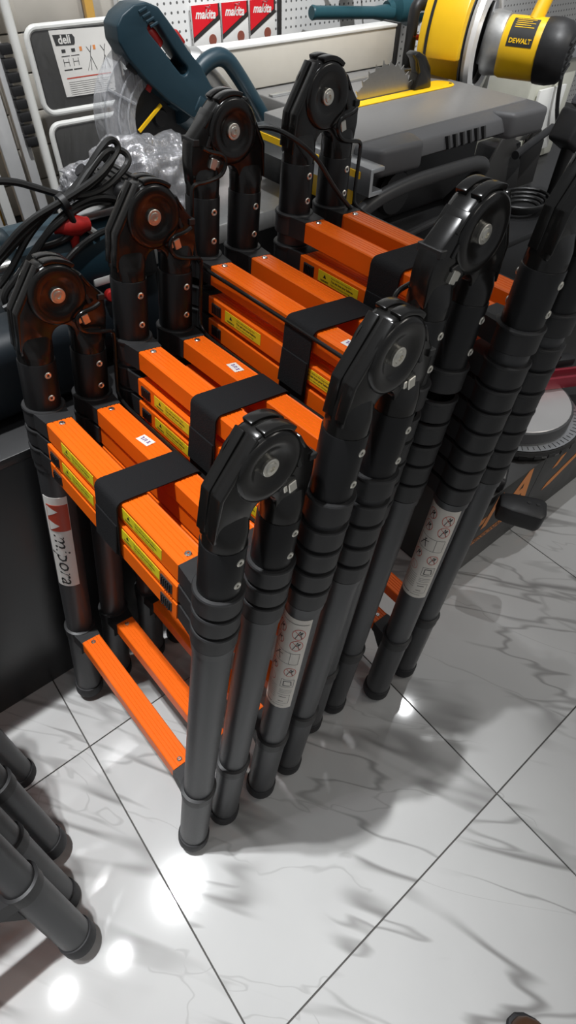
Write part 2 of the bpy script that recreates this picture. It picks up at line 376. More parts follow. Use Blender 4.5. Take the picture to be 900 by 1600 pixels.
def hinge_plate(drop):  # folded sheet edges standing proud along the front edge and the crown
    m = MB()
    for y0, y1 in ((-.0195, -.0030), (.0030, .0195)):
        m.prism([(-.0750, -drop - .006), (-.0710, -.0215), (-.0280, .0480), (-.0225, .0440), (-.0650, -.0240), (-.0720, -drop - .006)], y0 * .97, y1 * .97, 'xz')
        m.prism(arc(0, 0, .0570, 109, 53, 12) + arc(0, 0, .0500, 53, 109, 12), y0, y1, 'xz')
    m.prism([(.0440, .0300), (.0600, .0080), (.0560, .0050), (.0400, .0270)], -.0185, .0185, 'xz')
    return m.mesh('rim', 0.0022, 2, 30)
def hinge_disc():
    m = MB()
    for s in (-1, 1):
        m.lathe([(.0500, .0150), (.0488, .0198), (.0450, .0220), (.0390, .0225), (.0325, .0220), (.0270, .0195), (.0210, .0172), (.0120, .0170), (0, .0170)], (0, 0, 0), (0, s, 0), 36)
    return m.mesh('disc', 0, ang=50)
def bolt_mesh(s):
    m = MB()
    if True:
        m.lathe([(.0125, .0160), (.0125, .0205), (.0115, .0212), (.0082, .0212), (.0075, .0228), (.0040, .0232), (.0034, .0205), (0, .0205)], (0, 0, 0), (0, s, 0), 22)
    return m.mesh('bolt', 0, ang=30)
def neck_mesh(drop):    # pressed plug between flat hinge and round tube
    m = MB(); n = 24; vs = []; fs = []
    for (z, rx, ry, e) in ((0, .0300, .0300, 1), (.012, .0300, .0300, 1), (.026, .0298, .0270, .8), (.040, .0290, .0185, .5), (.052, .0270, .0150, .4)):
        for k in range(n):
            a = 2 * math.pi * k / n; c, s_ = math.cos(a), math.sin(a)
            vs.append((rx * math.copysign(abs(c) ** e, c), ry * math.copysign(abs(s_) ** e, s_), z))
    for i in range(4):
        for k in range(n): fs.append((i * n + k, i * n + (k + 1) % n, (i + 1) * n + (k + 1) % n, (i + 1) * n + k))
    return MB().add(vs, fs).mesh('neck', 0, ang=50)
def latch_mesh(): return MB().box((0, 0, 0), (.013, .046, .017)).box((-.0105, 0, .002), (.006, .0425, .011)).mesh('latch', .001, 1)
def latch_dark(): return MB().box((-.004, 0, 0), (.023, .0395, .022), RY(20).to_3x3()).box((.012, 0, .027), (.006, .039, .017), RY(-25).to_3x3()).box((.037, 0, .027), (.012, .0385, .010)).mesh('slot', .001, 1)
def clip_mesh():
    m = MB().box((0, 0, 0), (.008, .030, .020))
    for k in range(5): m.box((-.004, -.010 + .005 * k, 0), (.005, .0022, .018))
    return m.mesh('release_button', .0008, 1)
def sticker_mesh(): return MB().box((0, 0, 0), (.0008, .110, .0215)).mesh('warning_sticker', .0002, 1)
def curved_patch(r, a0, a1, z0, z1, n=14, t=0.0006):
    vs = []; fs = []
    for z in (z0, z1):
        for rr in (r, r + t):
            for k in range(n + 1):
                a = a0 + (a1 - a0) * k / n; vs.append((rr * math.cos(a), rr * math.sin(a), z))
    m = n + 1
    for k in range(n):
        fs += [(k, k + 1, m + k + 1, m + k), (2 * m + k, 3 * m + k, 3 * m + k + 1, 2 * m + k + 1), (m + k, m + k + 1, 3 * m + k + 1, 3 * m + k), (k, 2 * m + k, 2 * m + k + 1, k + 1)]
    fs += [(0, m, 3 * m, 2 * m), (n, 2 * m + n, 3 * m + n, m + n)]
    return MB().add(vs, fs)
def bend(me, r, amid):      # xy lettering -> tube surface: x along the circumference, y along the tube
    for v in me.vertices:
        a = amid + v.co.x / r; v.co = Vector((r * math.cos(a), r * math.sin(a), v.co.y))
    return me
def flat2d(prims):
    """flat print from 2d primitives: ('ring',x,y,r,t) ('line',x0,y0,x1,y1,t) ('rect',x,y,w,h) ('tri',x,y,s)"""
    m = MB()
    for p in prims:
        k = p[0]
        if k == 'ring':
            _, x, y, r, t = p; n = 20; vs = []
            for i in range(n): a = 2 * math.pi * i / n; vs += [(x + r * math.cos(a), y + r * math.sin(a), 0), (x + (r - t) * math.cos(a), y + (r - t) * math.sin(a), 0)]
            m.add(vs, [(2 * i, 2 * ((i + 1) % n), 2 * ((i + 1) % n) + 1, 2 * i + 1) for i in range(n)])
        elif k == 'line':
            _, x0, y0, x1, y1, t = p; d = Vector((x1 - x0, y1 - y0)); nn = Vector((-d.y, d.x)).normalized() * t / 2; st = max(1, int(d.length / .004))
            vs = []
            for i in range(st + 1):
                q = Vector((x0, y0)) + d * i / st; vs += [(q.x + nn.x, q.y + nn.y, 0), (q.x - nn.x, q.y - nn.y, 0)]
            m.add(vs, [(2 * i, 2 * i + 1, 2 * i + 3, 2 * i + 2) for i in range(st)])
        elif k == 'tri':
            _, x, y, s_ = p; m.add([(x - s_ * .58, y - s_ * .4, 0), (x + s_ * .58, y - s_ * .4, 0), (x, y + s_ * .6, 0)], [(0, 1, 2)])
    me = bpy.data.meshes.new('print'); me.from_pydata([tuple(v) for v in m.v], [], m.f); return me
def instruction_prints():
    red = []; blk = []
    def picto(x, y, r, kind):
        red.append(('ring', x, y, r, .0011)); red.append(('line', x - r * .7, y + r * .7, x + r * .7, y - r * .7, .0009))
        blk.append(('line', x - r * .45, y - r * .75, x + r * .1, y + r * .7, .0014)); blk.append(('line', x + r * .5, y - r * .75, x + r * .1, y + r * .7, .0012))
        blk.append(('line', x - r * .1, y, x + r * .5, y + r * .25, .0022)); blk.append(('line', x + r * .2, y + r * .2, x + r * .55, y + r * .5, .0026))
    W = .022
    for yy in (.082, .057): picto(-W, yy, .0105, 0); picto(.012, yy - .002, .0115, 1)
    blk.append(('line', -.034, .101, .026, .101, .0009))
    for x0, y0, x1, y1 in ((-.032, .036, .022, .036), (-.032, .010, .022, .010), (-.032, .036, -.032, .010), (.006, .036, .006, .010), (.022, .036, .022, .010)): blk.append(('line', x0, y0, x1, y1, .0007))
    blk += [('line', -.026, .014, -.014, .032, .0016), ('line', -.012, .014, -.018, .032, .0016), ('line', -.022, .024, -.008, .028, .0014)]
    picto(-W, -.006, .0095, 0); picto(.012, -.010, .0110, 1); red.append(('ring', -W, -.036, .0095, .0008)); red.append(('line', -.029, -.029, -.015, -.043, .0007))
    for x0, y0, x1, y1 in ((.000, -.030, .024, -.030), (.000, -.050, .024, -.050), (.000, -.030, .000, -.050), (.024, -.030, .024, -.050)): blk.append(('line', x0, y0, x1, y1, .0008))
    blk += [('line', .005, -.034, .018, -.034, .0016), ('line', .005, -.046, .018, -.046, .0016), ('line', .005, -.034, .005, -.046, .0016), ('line', .018, -.034, .020, -.046, .0016)]
    for k in range(7): blk.append(('line', -.033, -.052 - k * .005, -.006, -.053 - k * .005, .0006))
    for k in range(3): blk.append(('line', 0, -.058 - k * .004, .024, -.058 - k * .004, .0006))
    for x0, y0, x1, y1 in ((-.002, -.072, .022, -.072), (-.002, -.096, .022, -.096), (.022, -.072, .022, -.096)): blk.append(('line', x0, y0, x1, y1, .0006))
    blk += [('line', .002, -.078, .016, -.078, .0014), ('line', .002, -.090, .012, -.090, .0014), ('line', -.030, -.100, -.010, -.101, .0018), ('line', -.008, -.102, .014, -.102, .0008)]
    return red, blk
def sticker(parent, y, z, x, face=-1):
    """yellow warning sticker on the rung's front face"""
    s = put('warning_sticker', cached('stk', sticker_mesh), 'yellow_sticker', parent, T((x, y, z)))
    return s
def sticker_art(side):  # print in yz plane facing -x, joined text+triangle: cached per kind
    a = text_mesh('WARNING', .0046, 'CENTER', bold=.00015); b = text_mesh('Never climb on the rungs when', .0043, 'LEFT'); c = text_mesh('You can lose your balance.', .0056, 'LEFT', bold=.00015); d = text_mesh('Failure to obey these warnings', .0043, 'LEFT')
    tri = flat2d([('tri', -.036, .0022, .0075)])
    V = []; F = []
    for me, ox, oy in ((a, -.036, -.0065), (b, -.018, .0062), (c, -.018, 0.0002), (d, -.018, -.0062), (tri, 0, 0)):
        o = len(V); V += [(0, -(v.co.x + ox), v.co.y + oy) for v in me.vertices]; F += [tuple(i + o for i in p.vertices) for p in me.polygons]
    m = bpy.data.meshes.new('lettering'); m.from_pydata(V, [], F)
    m.materials.append(MATS['print_black']); return m

def ladder(label, loc, lean, yaw, s_bolt, s_tube, stack, low=0.285, d0=DL, d1=DL, flip=False, strap_y=0.0, labels=(), tags=(), bar=True, group=None, lean_rear=None):
    """stack = heights of the collar tops, from the upper to the lower one (pitch gives the collar height)"""
    root = thing('telescopic_ladder', label, 'ladder', loc, (0, R(lean), R(yaw)), group)
    spread = math.degrees(math.atan2(d0 - d1, s_bolt - .1))
    pitch = stack[-2] - stack[-1]; ch = min(0.040, pitch - 0.0055)
    sb = stack[-1] - ch - .018       # lower edge of the stack
    legs = {}
    for side in (-1, 1):             # -1: stile nearer to the aisle, +1: stile nearer to the bench
        for fr in (-1, 1):           # -1 front half, +1 rear half
            M = T((fr * d0, side * HW, 0)) @ RY(-fr * spread)
            leg = put('leg', cached(('leg', sb, low), lambda: MB().lathe([(0, .012), (.0345, .012), (.0345, low + .004), (.0322, low + .006), (.0322, sb), (.0345, sb + .001), (.0350, sb + .016), (.0310, sb + .018), (.0308, stack[0] - .004)], seg=32).mesh('leg')), 'tube_grey', root, M)
            legs[(side, fr)] = leg
            put('rubber_foot', cached('foot', foot_mesh), 'rubber', leg)
            up = put('upper_tube', cached(('up', s_tube - stack[0]), lambda: MB().lathe([(.0305, -.02), (.0315, -.02), (.0315, s_tube - stack[0] - .001), (.0308, s_tube - stack[0]), (.027, s_tube - stack[0])], seg=32).mesh('upper_tube')), 'tube_black', root, M @ T((0, 0, stack[0])))
            hgt = s_tube - stack[0]
            for q in (.22, .72):
                for sd in (-1, 1):
                    mm = T((.004 * -sd, sd * .0313, hgt * (1 - q))) @ (RZ(0) if sd < 0 else RZ(180))
                    put('rivet', cached('rivet', rivet_mesh), 'zinc', up, mm); put('rivet_pin', cached('rpin', rivet_pin_mesh), 'dark_steel', up, mm)
            rot = RZ(0) if side < 0 else RZ(180)
            for k, s in enumerate(stack):
                put('collar', cached(('col', round(ch, 4)), lambda: collar_mesh(ch)), 'collar_black', root, M @ T((0, 0, s - ch)) @ rot)
            put('collar', cached('lowcol', low_collar_mesh), 'collar_black', root, M @ T((0, 0, low)) @ rot)
    for fr in (-1, 1):
        M = T((fr * d0, 0, 0)) @ RY(-fr * spread)
        for k, s in enumerate(list(stack) + [low + .030]):
            last = k == len(stack)
            wx = 0 if k == 0 or last else fr * .0035
            rg = put('rung', cached('rung', rung_mesh), 'orange', root, M @ T((wx, 0, s - .0385 if not last else low - .004)))
            if k == 0 or last:
                for y in (-.192, .192):
                    put('screw', cached('screw', screw_mesh), 'steel', rg, T((0, y, .036)))
            elif fr < 0:
                for y in (-.178, .178): put('release_button', cached('clip', clip_mesh), 'black_plastic', rg, T((-.0215, y, .017)))
            if fr < 0 and (k in stickers_for(len(stack))) and not last:
                for y in (.095, -.105):
                    stk = sticker(rg, y, .018, -.0237); put('lettering', cached('stkart', lambda: sticker_art(0)), None, rg, T((-.0243, y, .018)))
    # hinges
    drop = s_bolt - s_tube
    for side in (-1, 1):
        hx = .004 if flip else -.004
        M = T((hx, side * HW, s_bolt)) @ (RZ(180) if flip else RZ(0))
        hg = put('hinge', cached(('hinge', round(drop, 4)), lambda: hinge_mesh(drop - .018)), 'hinge_black', root, M)
        put('rim', cached(('rim', round(drop, 4)), lambda: hinge_plate(drop - .03)), 'hinge_black', hg)
        put('disc', cached('disc', hinge_disc), 'hinge_black', hg)
        [put('bolt', cached(('bolt', q), lambda: bolt_mesh(q)), 'zinc', hg) for q in (-1, 1)]
        put('slot', cached('slot', latch_dark), 'print_black', hg, T((.039, 0, -.041)))
        put('latch', cached('latch', latch_mesh), 'zinc', hg, T((.043, 0, -.046)) @ RY(-18))
        for fr in (-1, 1):
            put('neck', cached('neck', lambda: neck_mesh(0)), 'hinge_black', hg, T((fr * d1 + .004, 0, -drop - .003)))
    # release bar linking both hinges
    if bar:
        sg = -1 if flip else 1
        zb = stack[0] - .008; p = []
        def half(yh, si):
            y = si * (yh - .026)
            q = [(.064, y, s_bolt - .020), (.050, y - si * .003, s_bolt - .026), (.024, y - si * .003, s_bolt - .030), (.017, y - si * .003, s_bolt - .046), (.028, y - si * .003, s_bolt - .064), (.060, y - si * .003, s_bolt - .070), (.086, y, s_bolt - .073), (.088, y, s_bolt - .090), (.087, y, zb + .03), (.082, y - si * .012, zb)]
            return [(sg * a, b, c) for a, b, c in q]
        path = half(HW, 1) + [(sg * .079, .12, zb - .001), (sg * .079, -.12, zb - .001)] + half(HW, -1)[::-1]
        MB().tube(path, .0036, 8, smooth=2).build('release_bar', 'hinge_black', root)
    # hook and loop strap around both halves
    if strap_y is not None:
        zt = stack[0] + .0005; zl = min(stack[2] - .040, stack[0] - .105); x0 = d0 + .033 if False else DL + .0305
        loop = []
        for cx, cz, a in ((x0 - .012, zt - .012, 0), (-(x0 - .012), zt - .012, 90), (-(x0 - .012), zl + .012, 180), (x0 - .012, zl + .012, 270)):
            loop += [(cx + .012 * math.cos(R(a + t)), cz + .012 * math.sin(R(a + t))) for t in (0, 30, 60, 90)]
        ins = []
        n = len(loop); m = MB(); vs = []
        cx = 0; cz = (zt + zl) / 2
        for (x, z) in loop:
            dirv = Vector((x - cx, z - cz)).normalized() * .0028
            for dx, dz in ((0, 0), (dirv.x, dirv.y)):
                for yy in (-.034, .034): vs.append((x + dx, strap_y + yy, z + dz))
        fs = []
        for i in range(n):
            j = (i + 1) % n; a, b = i * 4, j * 4
            fs += [(a, b, b + 1, a + 1), (a + 2, a + 3, b + 3, b + 2), (a, a + 2, b + 2, b), (a + 1, b + 1, b + 3, a + 3)]
        m.add(vs, fs); st = m.build('strap', 'strap', root, 0, ang=40)
        MB().box((-x0 - .0042, strap_y + .001, (zt + zl) / 2 - .016), (.0030, .066, .062), RY(3).to_3x3()).build('strap_flap', 'strap', st, .001, 1)
    for kind, side, fr, s0 in labels:
        leg = legs[(side, fr)]; rr = .0323
        if kind == 'instr':
            am = R(-163)
            curved_patch(rr, am - R(66), am + R(62), s0, s0 + .300).build('instruction_label', 'paper_grey', leg)
            red, blk = cached('instr', instruction_prints)
            for prims, mm in ((red, 'print_red'), (blk, 'print_black')):
                me = flat2d(prims)
                for v in me.vertices: v.co.x *= 1.08; v.co.y *= 1.36
                me = bend(me, rr + .0009, am + R(6)); put('print', me, mm, leg, T((0, 0, s0 + .150)))
        else:
            am = R(-90 - 40)
            curved_patch(rr, am - R(46), am + R(46), s0, s0 + .275).build('brand_label', 'paper_white', leg)
            curved_patch(rr + .0007, am - R(34), am + R(44), s0 + .180, s0 + .255).build('logo', 'label_red', leg)
            # white notches of the M shaped emblem
            for pts in (((-.0185, .036), (-.0185, .005), (.004, .020)), ((-.0185, -.005), (-.0185, -.036), (.004, -.020))):
                tri = bpy.data.meshes.new('emblem_notch'); bm = bmesh.new(); bm.faces.new([bm.verts.new((x, y, 0)) for x, y in pts])
                bmesh.ops.subdivide_edges(bm, edges=bm.edges, cuts=3, use_grid_fill=True); bm.to_mesh(tri); bm.free()
                put('emblem_notch', bend(tri, rr + .0018, am), 'paper_white', leg, T((0, 0, s0 + .2175)))
            me = text_mesh('mipora', .050, 'CENTER', shear=.25)
            for v in me.vertices: v.co = Vector((v.co.y * .95, -v.co.x * 1.15, 0))
            put('lettering', bend(me, rr + .0012, am + R(2)), 'print_black', leg, T((0, 0, s0 + .090)))
    for fr, y, ang in tags:
        M = T((fr * d0, 0, 0)) @ RY(-fr * spread) @ T((0, y, stack[0] - .0385 + .0364)) @ RZ(ang)
        tg = put('price_tag', cached('ptag', lambda: MB().box((0, 0, 0), (.020, .030, .0005)).mesh('price_tag', .0001, 1)), 'paper_white', root, M)
        put('print', cached('ptagp', lambda: flat2d([('line', -.004, -.010, .004, -.006, .0016), ('line', -.004, -.006, .004, -.010, .0016), ('line', -.004, -.001, .004, -.001, .0018), ('line', .004, .002, -.004, .004, .0018), ('line', -.004, .008, .004, .008, .0022), ('line', .004, .008, .003, .011, .0016)])), 'print_purple', tg, T((0, 0, .0006)))
    return root
def stickers_for(n): return (0, 1) if n == 3 else ((1, 2) if n == 5 else (1,))

ladder('orange rung telescopic ladder nearest the camera, white and red brand label on its left leg', (.140, -.109, .006), 10.45, 2.95, 1.183, 1.074,
       [.985, .943, .901], labels=[('brand', 1, -1, .505)], tags=[(1, .075, 8)], strap_y=-.015, group='telescopic ladders standing in a row')
ladder('orange rung telescopic ladder second from the front, pictogram label on a front leg', (.347, -.118, .006), 8.85, 2.6, 1.259, 1.163,
       [1.057, 1.004, .957, .909, .862], labels=[('instr', -1, -1, .490)], tags=[(1, .075, -6)], strap_y=-.005, group='telescopic ladders standing in a row')
ladder('orange rung telescopic ladder third from the front, with its hinge bar facing the aisle', (.567, -.069, .004), 6.65, 0.9, 1.338, 1.240,
       [1.140, 1.084, 1.039, .994, .949, .904], flip=True, tags=[(-1, -.150, 5), (1, -.04, 4)], strap_y=-.060, group='telescopic ladders standing in a row')
ladder('orange rung telescopic ladder at the back of the row, eight black collars on each leg', (.805, -.122, .004), 3.7, 0.3, 1.369, 1.272,
       [1.188, 1.130, 1.0865, 1.043, .9995, .956, .9125, .869], labels=[('instr', -1, -1, .525)], d0=.060, strap_y=-.015, group='telescopic ladders standing in a row')
ladder('telescopic ladder at the lower left edge leaning towards the bench, nearest rubber foot', (-.205 - HW, -.345, .012), 17.0, 90, 1.19, 1.08,
       [.985, .943, .901], d0=.052, strap_y=None, bar=False, group='telescopic ladders at the lower left')
ladder('telescopic ladder at the lower left edge with its legs slightly opened, behind the leaning one', (-.178 - HW, -.068, .006), 12.0, 90, 1.19, 1.08,
       [.985, .943, .901], d0=.114, strap_y=None, bar=False, group='telescopic ladders at the lower left')

# ================================================================== the wall side: stools, profiles, packs, hanging tools
def rrect(x0, x1, z0, z1, r, y, n=5):
    P = []
    for cx, cz, a in ((x1 - r, z1 - r, 0), (x0 + r, z1 - r, 90), (x0 + r, z0 + r, 180), (x1 - r, z0 + r, 270)):
        P += [(cx + r * math.cos(R(a + 90 * k / n)), y, cz + r * math.sin(R(a + 90 * k / n))) for k in range(n + 1)]
    return P
BT = 0.8315     # bench top height
st = thing('step_ladder', 'folded white framed step ladder with black steps and a paper label, wrapped in film', 'step ladder', (.93, 1.30, BT))
def loc_(x, y, z): return (x - .93, y - 1.30, z - BT)
for x in (.762, 1.11):
    MB().tube([loc_(x, 1.30, BT), loc_(x, 1.30, 1.62)], .0135, 12).build('rail', 'white_paint', st)
MB().tube([loc_(.762, 1.30, 1.62), loc_(.80, 1.30, 1.66), loc_(1.07, 1.30, 1.66), loc_(1.11, 1.30, 1.62)], .0135, 12, smooth=2).build('top_bar', 'white_paint', st)
for z0, z1 in ((1.135, 1.335), (.905, 1.105)):
    sp = MB().box(loc_(.935, 1.292, (z0 + z1) / 2), (.265, .018, z1 - z0 - .012)).build('step', 'step_black', st, .006)
    MB().tube([loc_(*p) for p in rrect(.792, 1.078, z0, z1, .03, 1.286)], .0085, 10, closed=True).build('step_frame', 'white_paint', sp)
lb = MB().prism([(.857, 1.326), (1.045, 1.322), (1.03, 1.168), (.866, 1.170)], 1.2795, 1.2805, 'xz', (-.93, -1.30, -BT)).build('paper_label', 'paper_white', st)
MB().prism([(.865, 1.316), (.924, 1.314), (.930, 1.306), (.928, 1.294), (.924, 1.290), (.869, 1.292)], 1.2785, 1.2794, 'xz', (-.93, -1.30, -BT)).build('badge', 'print_black', lb)
XZ = RX(90)     # lettering plane facing -y
def letters(txt, size, m, parent, at_, rot=XZ, **k): return put('lettering', text_mesh(txt, size, **k), m, parent, T(at_) @ rot)
letters('deli', .027, 'paper_white', lb, loc_(.897, 1.2780, 1.303), bold=.0008)
def prints(prims, m, parent, at_, rot=XZ): return put('print', flat2d(prims), m, parent, T(at_) @ rot)
blk = []
for x in (-.065, -.035):
    blk += [('line', x - .008, .030, x + .004, .030, .008), ('line', x - .012, .018, x + .014, .018, .0018), ('line', x - .008, -.006, x - .008, .012, .0016), ('line', x + .008, -.006, x + .008, .012, .0016), ('line', x - .008, .004, x + .008, .004, .0016), ('line', x - .012, -.014, x + .014, -.014, .003)]
for x in (.005, .050):
    blk += [('line', x, .034, x + .010, .020, .0018), ('line', x + .016, .036, x + .010, .020, .0018), ('line', x + .010, .020, x + .004, -.022, .0018), ('line', x + .010, .010, x + .022, -.022, .0018), ('line', x + .010, .010, x - .008, -.022, .0010)]
prints(blk, 'print_black', lb, loc_(.955, 1.2790, 1.248))
prints([('line', -.075, 0, .07, 0, .003)], 'print_red', lb, loc_(.955, 1.2790, 1.214))
prints([('line', -.07, -.003 - k * .005, .07 - (k % 3) * .01, -.003 - k * .005, .0008) for k in range(7)], 'step_black', lb, loc_(.953, 1.2790, 1.207))
for x in (-.013, .030): put('mark', MB().box((0, 0, 0), (.008, .0006, .010)).mesh('mark'), 'print_orange', lb, T(loc_(.955 + x, 1.2792, 1.279)))
# film stretched over the stool
fm = MB(); nx, nz = 26, 26; vs = []
for j in range(nz + 1):
    for i in range(nx + 1):
        x = .775 + .32 * i / nx; z = .86 + .56 * j / nz
        y = 1.262 + .012 * noise.noise(Vector((x * 18, z * 7, 1.3))) + .010 * noise.noise(Vector((x * 40, z * 12, 7.3)))
        vs.append(loc_(x, y, z))
fm.add(vs, [(j * (nx + 1) + i, j * (nx + 1) + i + 1, (j + 1) * (nx + 1) + i + 1, (j + 1) * (nx + 1) + i) for j in range(nz) for i in range(nx)])
fm.build('plastic_wrap', 'plastic_film', st, ang=180)

# aluminium profile ladder leaning at the far left, with black clips
al = thing('aluminium_ladder', 'upright aluminium ladder profiles with a column of black clips left of the white step ladder', 'ladder', (.64, 1.27, BT))
for i, (dx, dy, wd, m) in enumerate(((.055, .0, .030, 'alu_light'), (.0, -.015, .045, 'alu_light'), (-.060, .0, .030, 'white_paint'), (-.11, -.01, .042, 'alu_light'), (-.175, -.01, .040, 'white_paint'))):
    MB().box((dx, dy, .40), (wd, .028, .80)).build('profile', m, al, .004)
for k in range(8):
    MB().box((.072, -.024, .255 + k * .031), (.034, .022, .023)).build('clip', 'black_plastic', al, .003)
pp = thing('wooden_slat', 'narrow ochre wooden slat standing behind the aluminium profiles', 'slat', (.595, 1.36, BT))
MB().box((0, 0, .35), (.035, .02, .70)).build('board', 'ochre', pp, .002)
pp2 = thing('wooden_slat', 'ochre post rising behind the white step ladder', 'slat', (1.045, 1.40, BT))
MB().box((0, 0, .40), (.028, .02, .80)).build('board', 'ochre', pp2, .002)
bp = thing('backing_board', 'grey brown board on the wall behind the white step ladder', 'board', (.62, 1.435, BT))
for k in range(9): MB().box((0, 0, .047 + .095 * k), (1.05, .018, .091)).build('plank', 'wood_shelf', bp, .002)

# three red and black sanding disc packs on the pegboard
for i, x in enumerate((1.487, 1.611, 1.735)):
    w_ = ('left', 'middle', 'right')[i]
    pk = thing('sanding_disc_pack', ['hanging red and black sanding disc pack, leftmost of three on the pegboard', 'hanging red and black sanding disc pack, middle of three on the pegboard', 'hanging red and black sanding disc pack, rightmost of three on the pegboard'][i], 'pack', (x, 1.435, 1.205), (0, 0, 0), 'sanding disc packs on the pegboard')
    MB().box((0, 0, .062), (.116, .010, .124)).build('card', 'pack_white', pk, .001)
    MB().prism([(-.058, .124), (.058, .124), (.058, .082), (-.058, .026)], -.0062, -.0052, 'xz').build('dark_stripe', 'pack_dark', pk)
    rd = MB().prism([(-.058, .124), (.050, .124), (.050, .094), (-.058, .040)], -.0072, -.0063, 'xz').build('red_field', 'pack_red', pk)
    letters('makita', .034, 'pack_white', rd, (-.004, -.0076, .098), RX(90) @ RZ(-3), shear=.3, bold=.0010, sx=.92)
    MB().lathe([(0, .0064), (.016, .0064), (.016, .0045)], (.022, 0, .028), (0, -1, 0), 20).build('disc_window', 'sand_brown', pk)
    MB().tube([(0, .015, .118), (0, -.03, .118), (0, -.034, .124)], .0018, 6).build('hook', 'alu', pk)
# dark upright beside the packs
ur = thing('wall_upright', 'dark narrow upright on the pegboard right of the sanding disc packs', 'upright', (1.822, 1.44, 1.0))
MB().box((0, 0, .25), (.010, .016, .7)).build('bar', 'pack_dark', ur, .001)
# cordless blower hung on the wall
bl = thing('blower', 'dark teal blower with a long nozzle hanging on the pegboard', 'power tool', (2.15, 1.37, 1.27))
MB().lathe([(0, -.22), (.020, -.22), (.023, -.215), (.021, -.20), (.020, .10), (.026, .16), (.026, .20)], (0, 0, 0), (1, -.05, -.06), 18).build('nozzle', 'teal_light', bl)
bb = MB().tube([(.18, 0, -.005), (.25, -.005, 0), (.33, -.01, 0), (.40, -.01, -.005)], [.030, .055, .062, .050], 16, smooth=2).build('body', 'teal_light', bl)
MB().tube([(.22, 0, .04), (.24, -.01, .11), (.34, -.01, .12), (.38, -.01, .05)], .014, 10, smooth=2).build('handle', 'black_plastic', bl)
letters('makita', .028, 'pack_white', bb, (.30, -.073, -.005), shear=.2)
MB().tube([(.1, .0, .06), (.1, .075, .06)], .004, 6).build('hook', 'alu', bl)
b2 = thing('grass_trimmer_head', 'small black motor head hung above the teal blower nozzle', 'power tool', (2.16, 1.37, 1.362))
MB().lathe([(0, -.04), (.03, -.04), (.042, -.02), (.042, .02), (.03, .035), (0, .035)], (0, 0, 0), (1, 0, .2), 18).build('housing', 'black_plastic', b2)
MB().tube([(-.03, 0, 0), (-.10, 0, .02), (-.12, 0, .06)], .010, 8, smooth=2).build('handle', 'black_plastic', b2)
MB().tube([(0, 0, .02), (0, .078, .02)], .004, 6).build('hook', 'alu', b2)

# ================================================================== saws on the bench
def toothed(cx, cz, r, n, depth, plane_y, th):
    P = []
    for k in range(n):
        a = 360 * k / n
        P += [(cx + r * math.cos(R(a)), cz + r * math.sin(R(a))), (cx + (r - depth) * math.cos(R(a + 2)), cz + (r - depth) * math.sin(R(a + 2))), (cx + (r - depth * .55) * math.cos(R(a + 330 / n)), cz + (r - depth * .55) * math.sin(R(a + 330 / n)))]
    return MB().prism(P, plane_y - th / 2, plane_y + th / 2, 'xz')
# --- teal mitre saw with clear guard
bs = thing('mitre_saw', 'dark teal mitre saw with a raised loop handle, red trigger and clear blade guard', 'saw', (.97, .80, BT))
def B(x, y, z): return (x - .97, y - .80, z - BT)
MB().box(B(.96, .80, .90), (.50, .40, .12)).build('base', 'black_plastic', bs, .01)
MB().box(B(.96, .79, .985), (.56, .46, .05)).build('table', 'cast_alu', bs, .006)
MB().box(B(.96, .97, 1.05), (.50, .03, .08)).build('fence', 'cast_alu', bs, .004)
MB().tube([B(1.05, .90, 1.0), B(1.08, .90, 1.10), B(1.06, .86, 1.20)], .045, 14, smooth=2).build('arm', 'cast_alu', bs)
HO = [(.810, 1.401), (.827, 1.418), (.859, 1.433), (.892, 1.435), (.920, 1.425), (.941, 1.401), (.965, 1.373), (.987, 1.343), (1.020, 1.309), (1.046, 1.267), (1.070, 1.223), (1.038, 1.190), (.980, 1.206), (.911, 1.254), (.863, 1.298), (.825, 1.342), (.808, 1.372)]
HI = [(.884, 1.390), (.888, 1.396), (.894, 1.400), (.902, 1.401), (.914, 1.395), (.926, 1.378), (.943, 1.354), (.964, 1.328), (.980, 1.312), (.982, 1.303), (.976, 1.296), (.968, 1.295), (.959, 1.300), (.941, 1.320), (.922, 1.345), (.903, 1.366), (.889, 1.381)]
hm = MB(); N_ = len(HO); vs = []; fs = []
for y in (.742, .812):
    for P_ in (HO, HI): vs += [B(x, y, z) for x, z in P_]
for k in range(N_):
    k2 = (k + 1) % N_
    fs += [(k, k2, N_ + k2, N_ + k), (2 * N_ + k, 3 * N_ + k, 3 * N_ + k2, 2 * N_ + k2), (k, 2 * N_ + k, 2 * N_ + k2, k2), (N_ + k, N_ + k2, 3 * N_ + k2, 3 * N_ + k)]
hd = hm.add(vs, fs).build('loop_handle', 'teal', bs, .014, 3, 60)
for k in range(4): MB().tube([B(.868 + k * .008, .742, 1.420 - k * .009), B(.888 + k * .008, .742, 1.426 - k * .009)], .003, 6).build('grip_rib', 'teal', hd)
MB().tube([B(.890, .772, 1.385), B(.903, .768, 1.378), B(.922, .772, 1.355)], .015, 12, smooth=1).build('trigger', 'red_plastic', hd)
MB().box(B(.975, .770, 1.365), (.014, .030, .034), RY(-40).to_3x3()).build('lock_button', 'red_plastic', hd, .004)
MB().tube([B(.965, .80, 1.26), B(1.02, .80, 1.22), B(1.09, .80, 1.17), B(1.15, .80, 1.12)], [.040, .062, .066, .050], 18, smooth=2).build('motor_housing', 'teal', bs)
MB().tube([B(1.00, .83, 1.33), B(1.06, .835, 1.28), B(1.14, .835, 1.20)], [.028, .044, .044], 16, smooth=2).build('gear_case', 'cast_alu', bs)
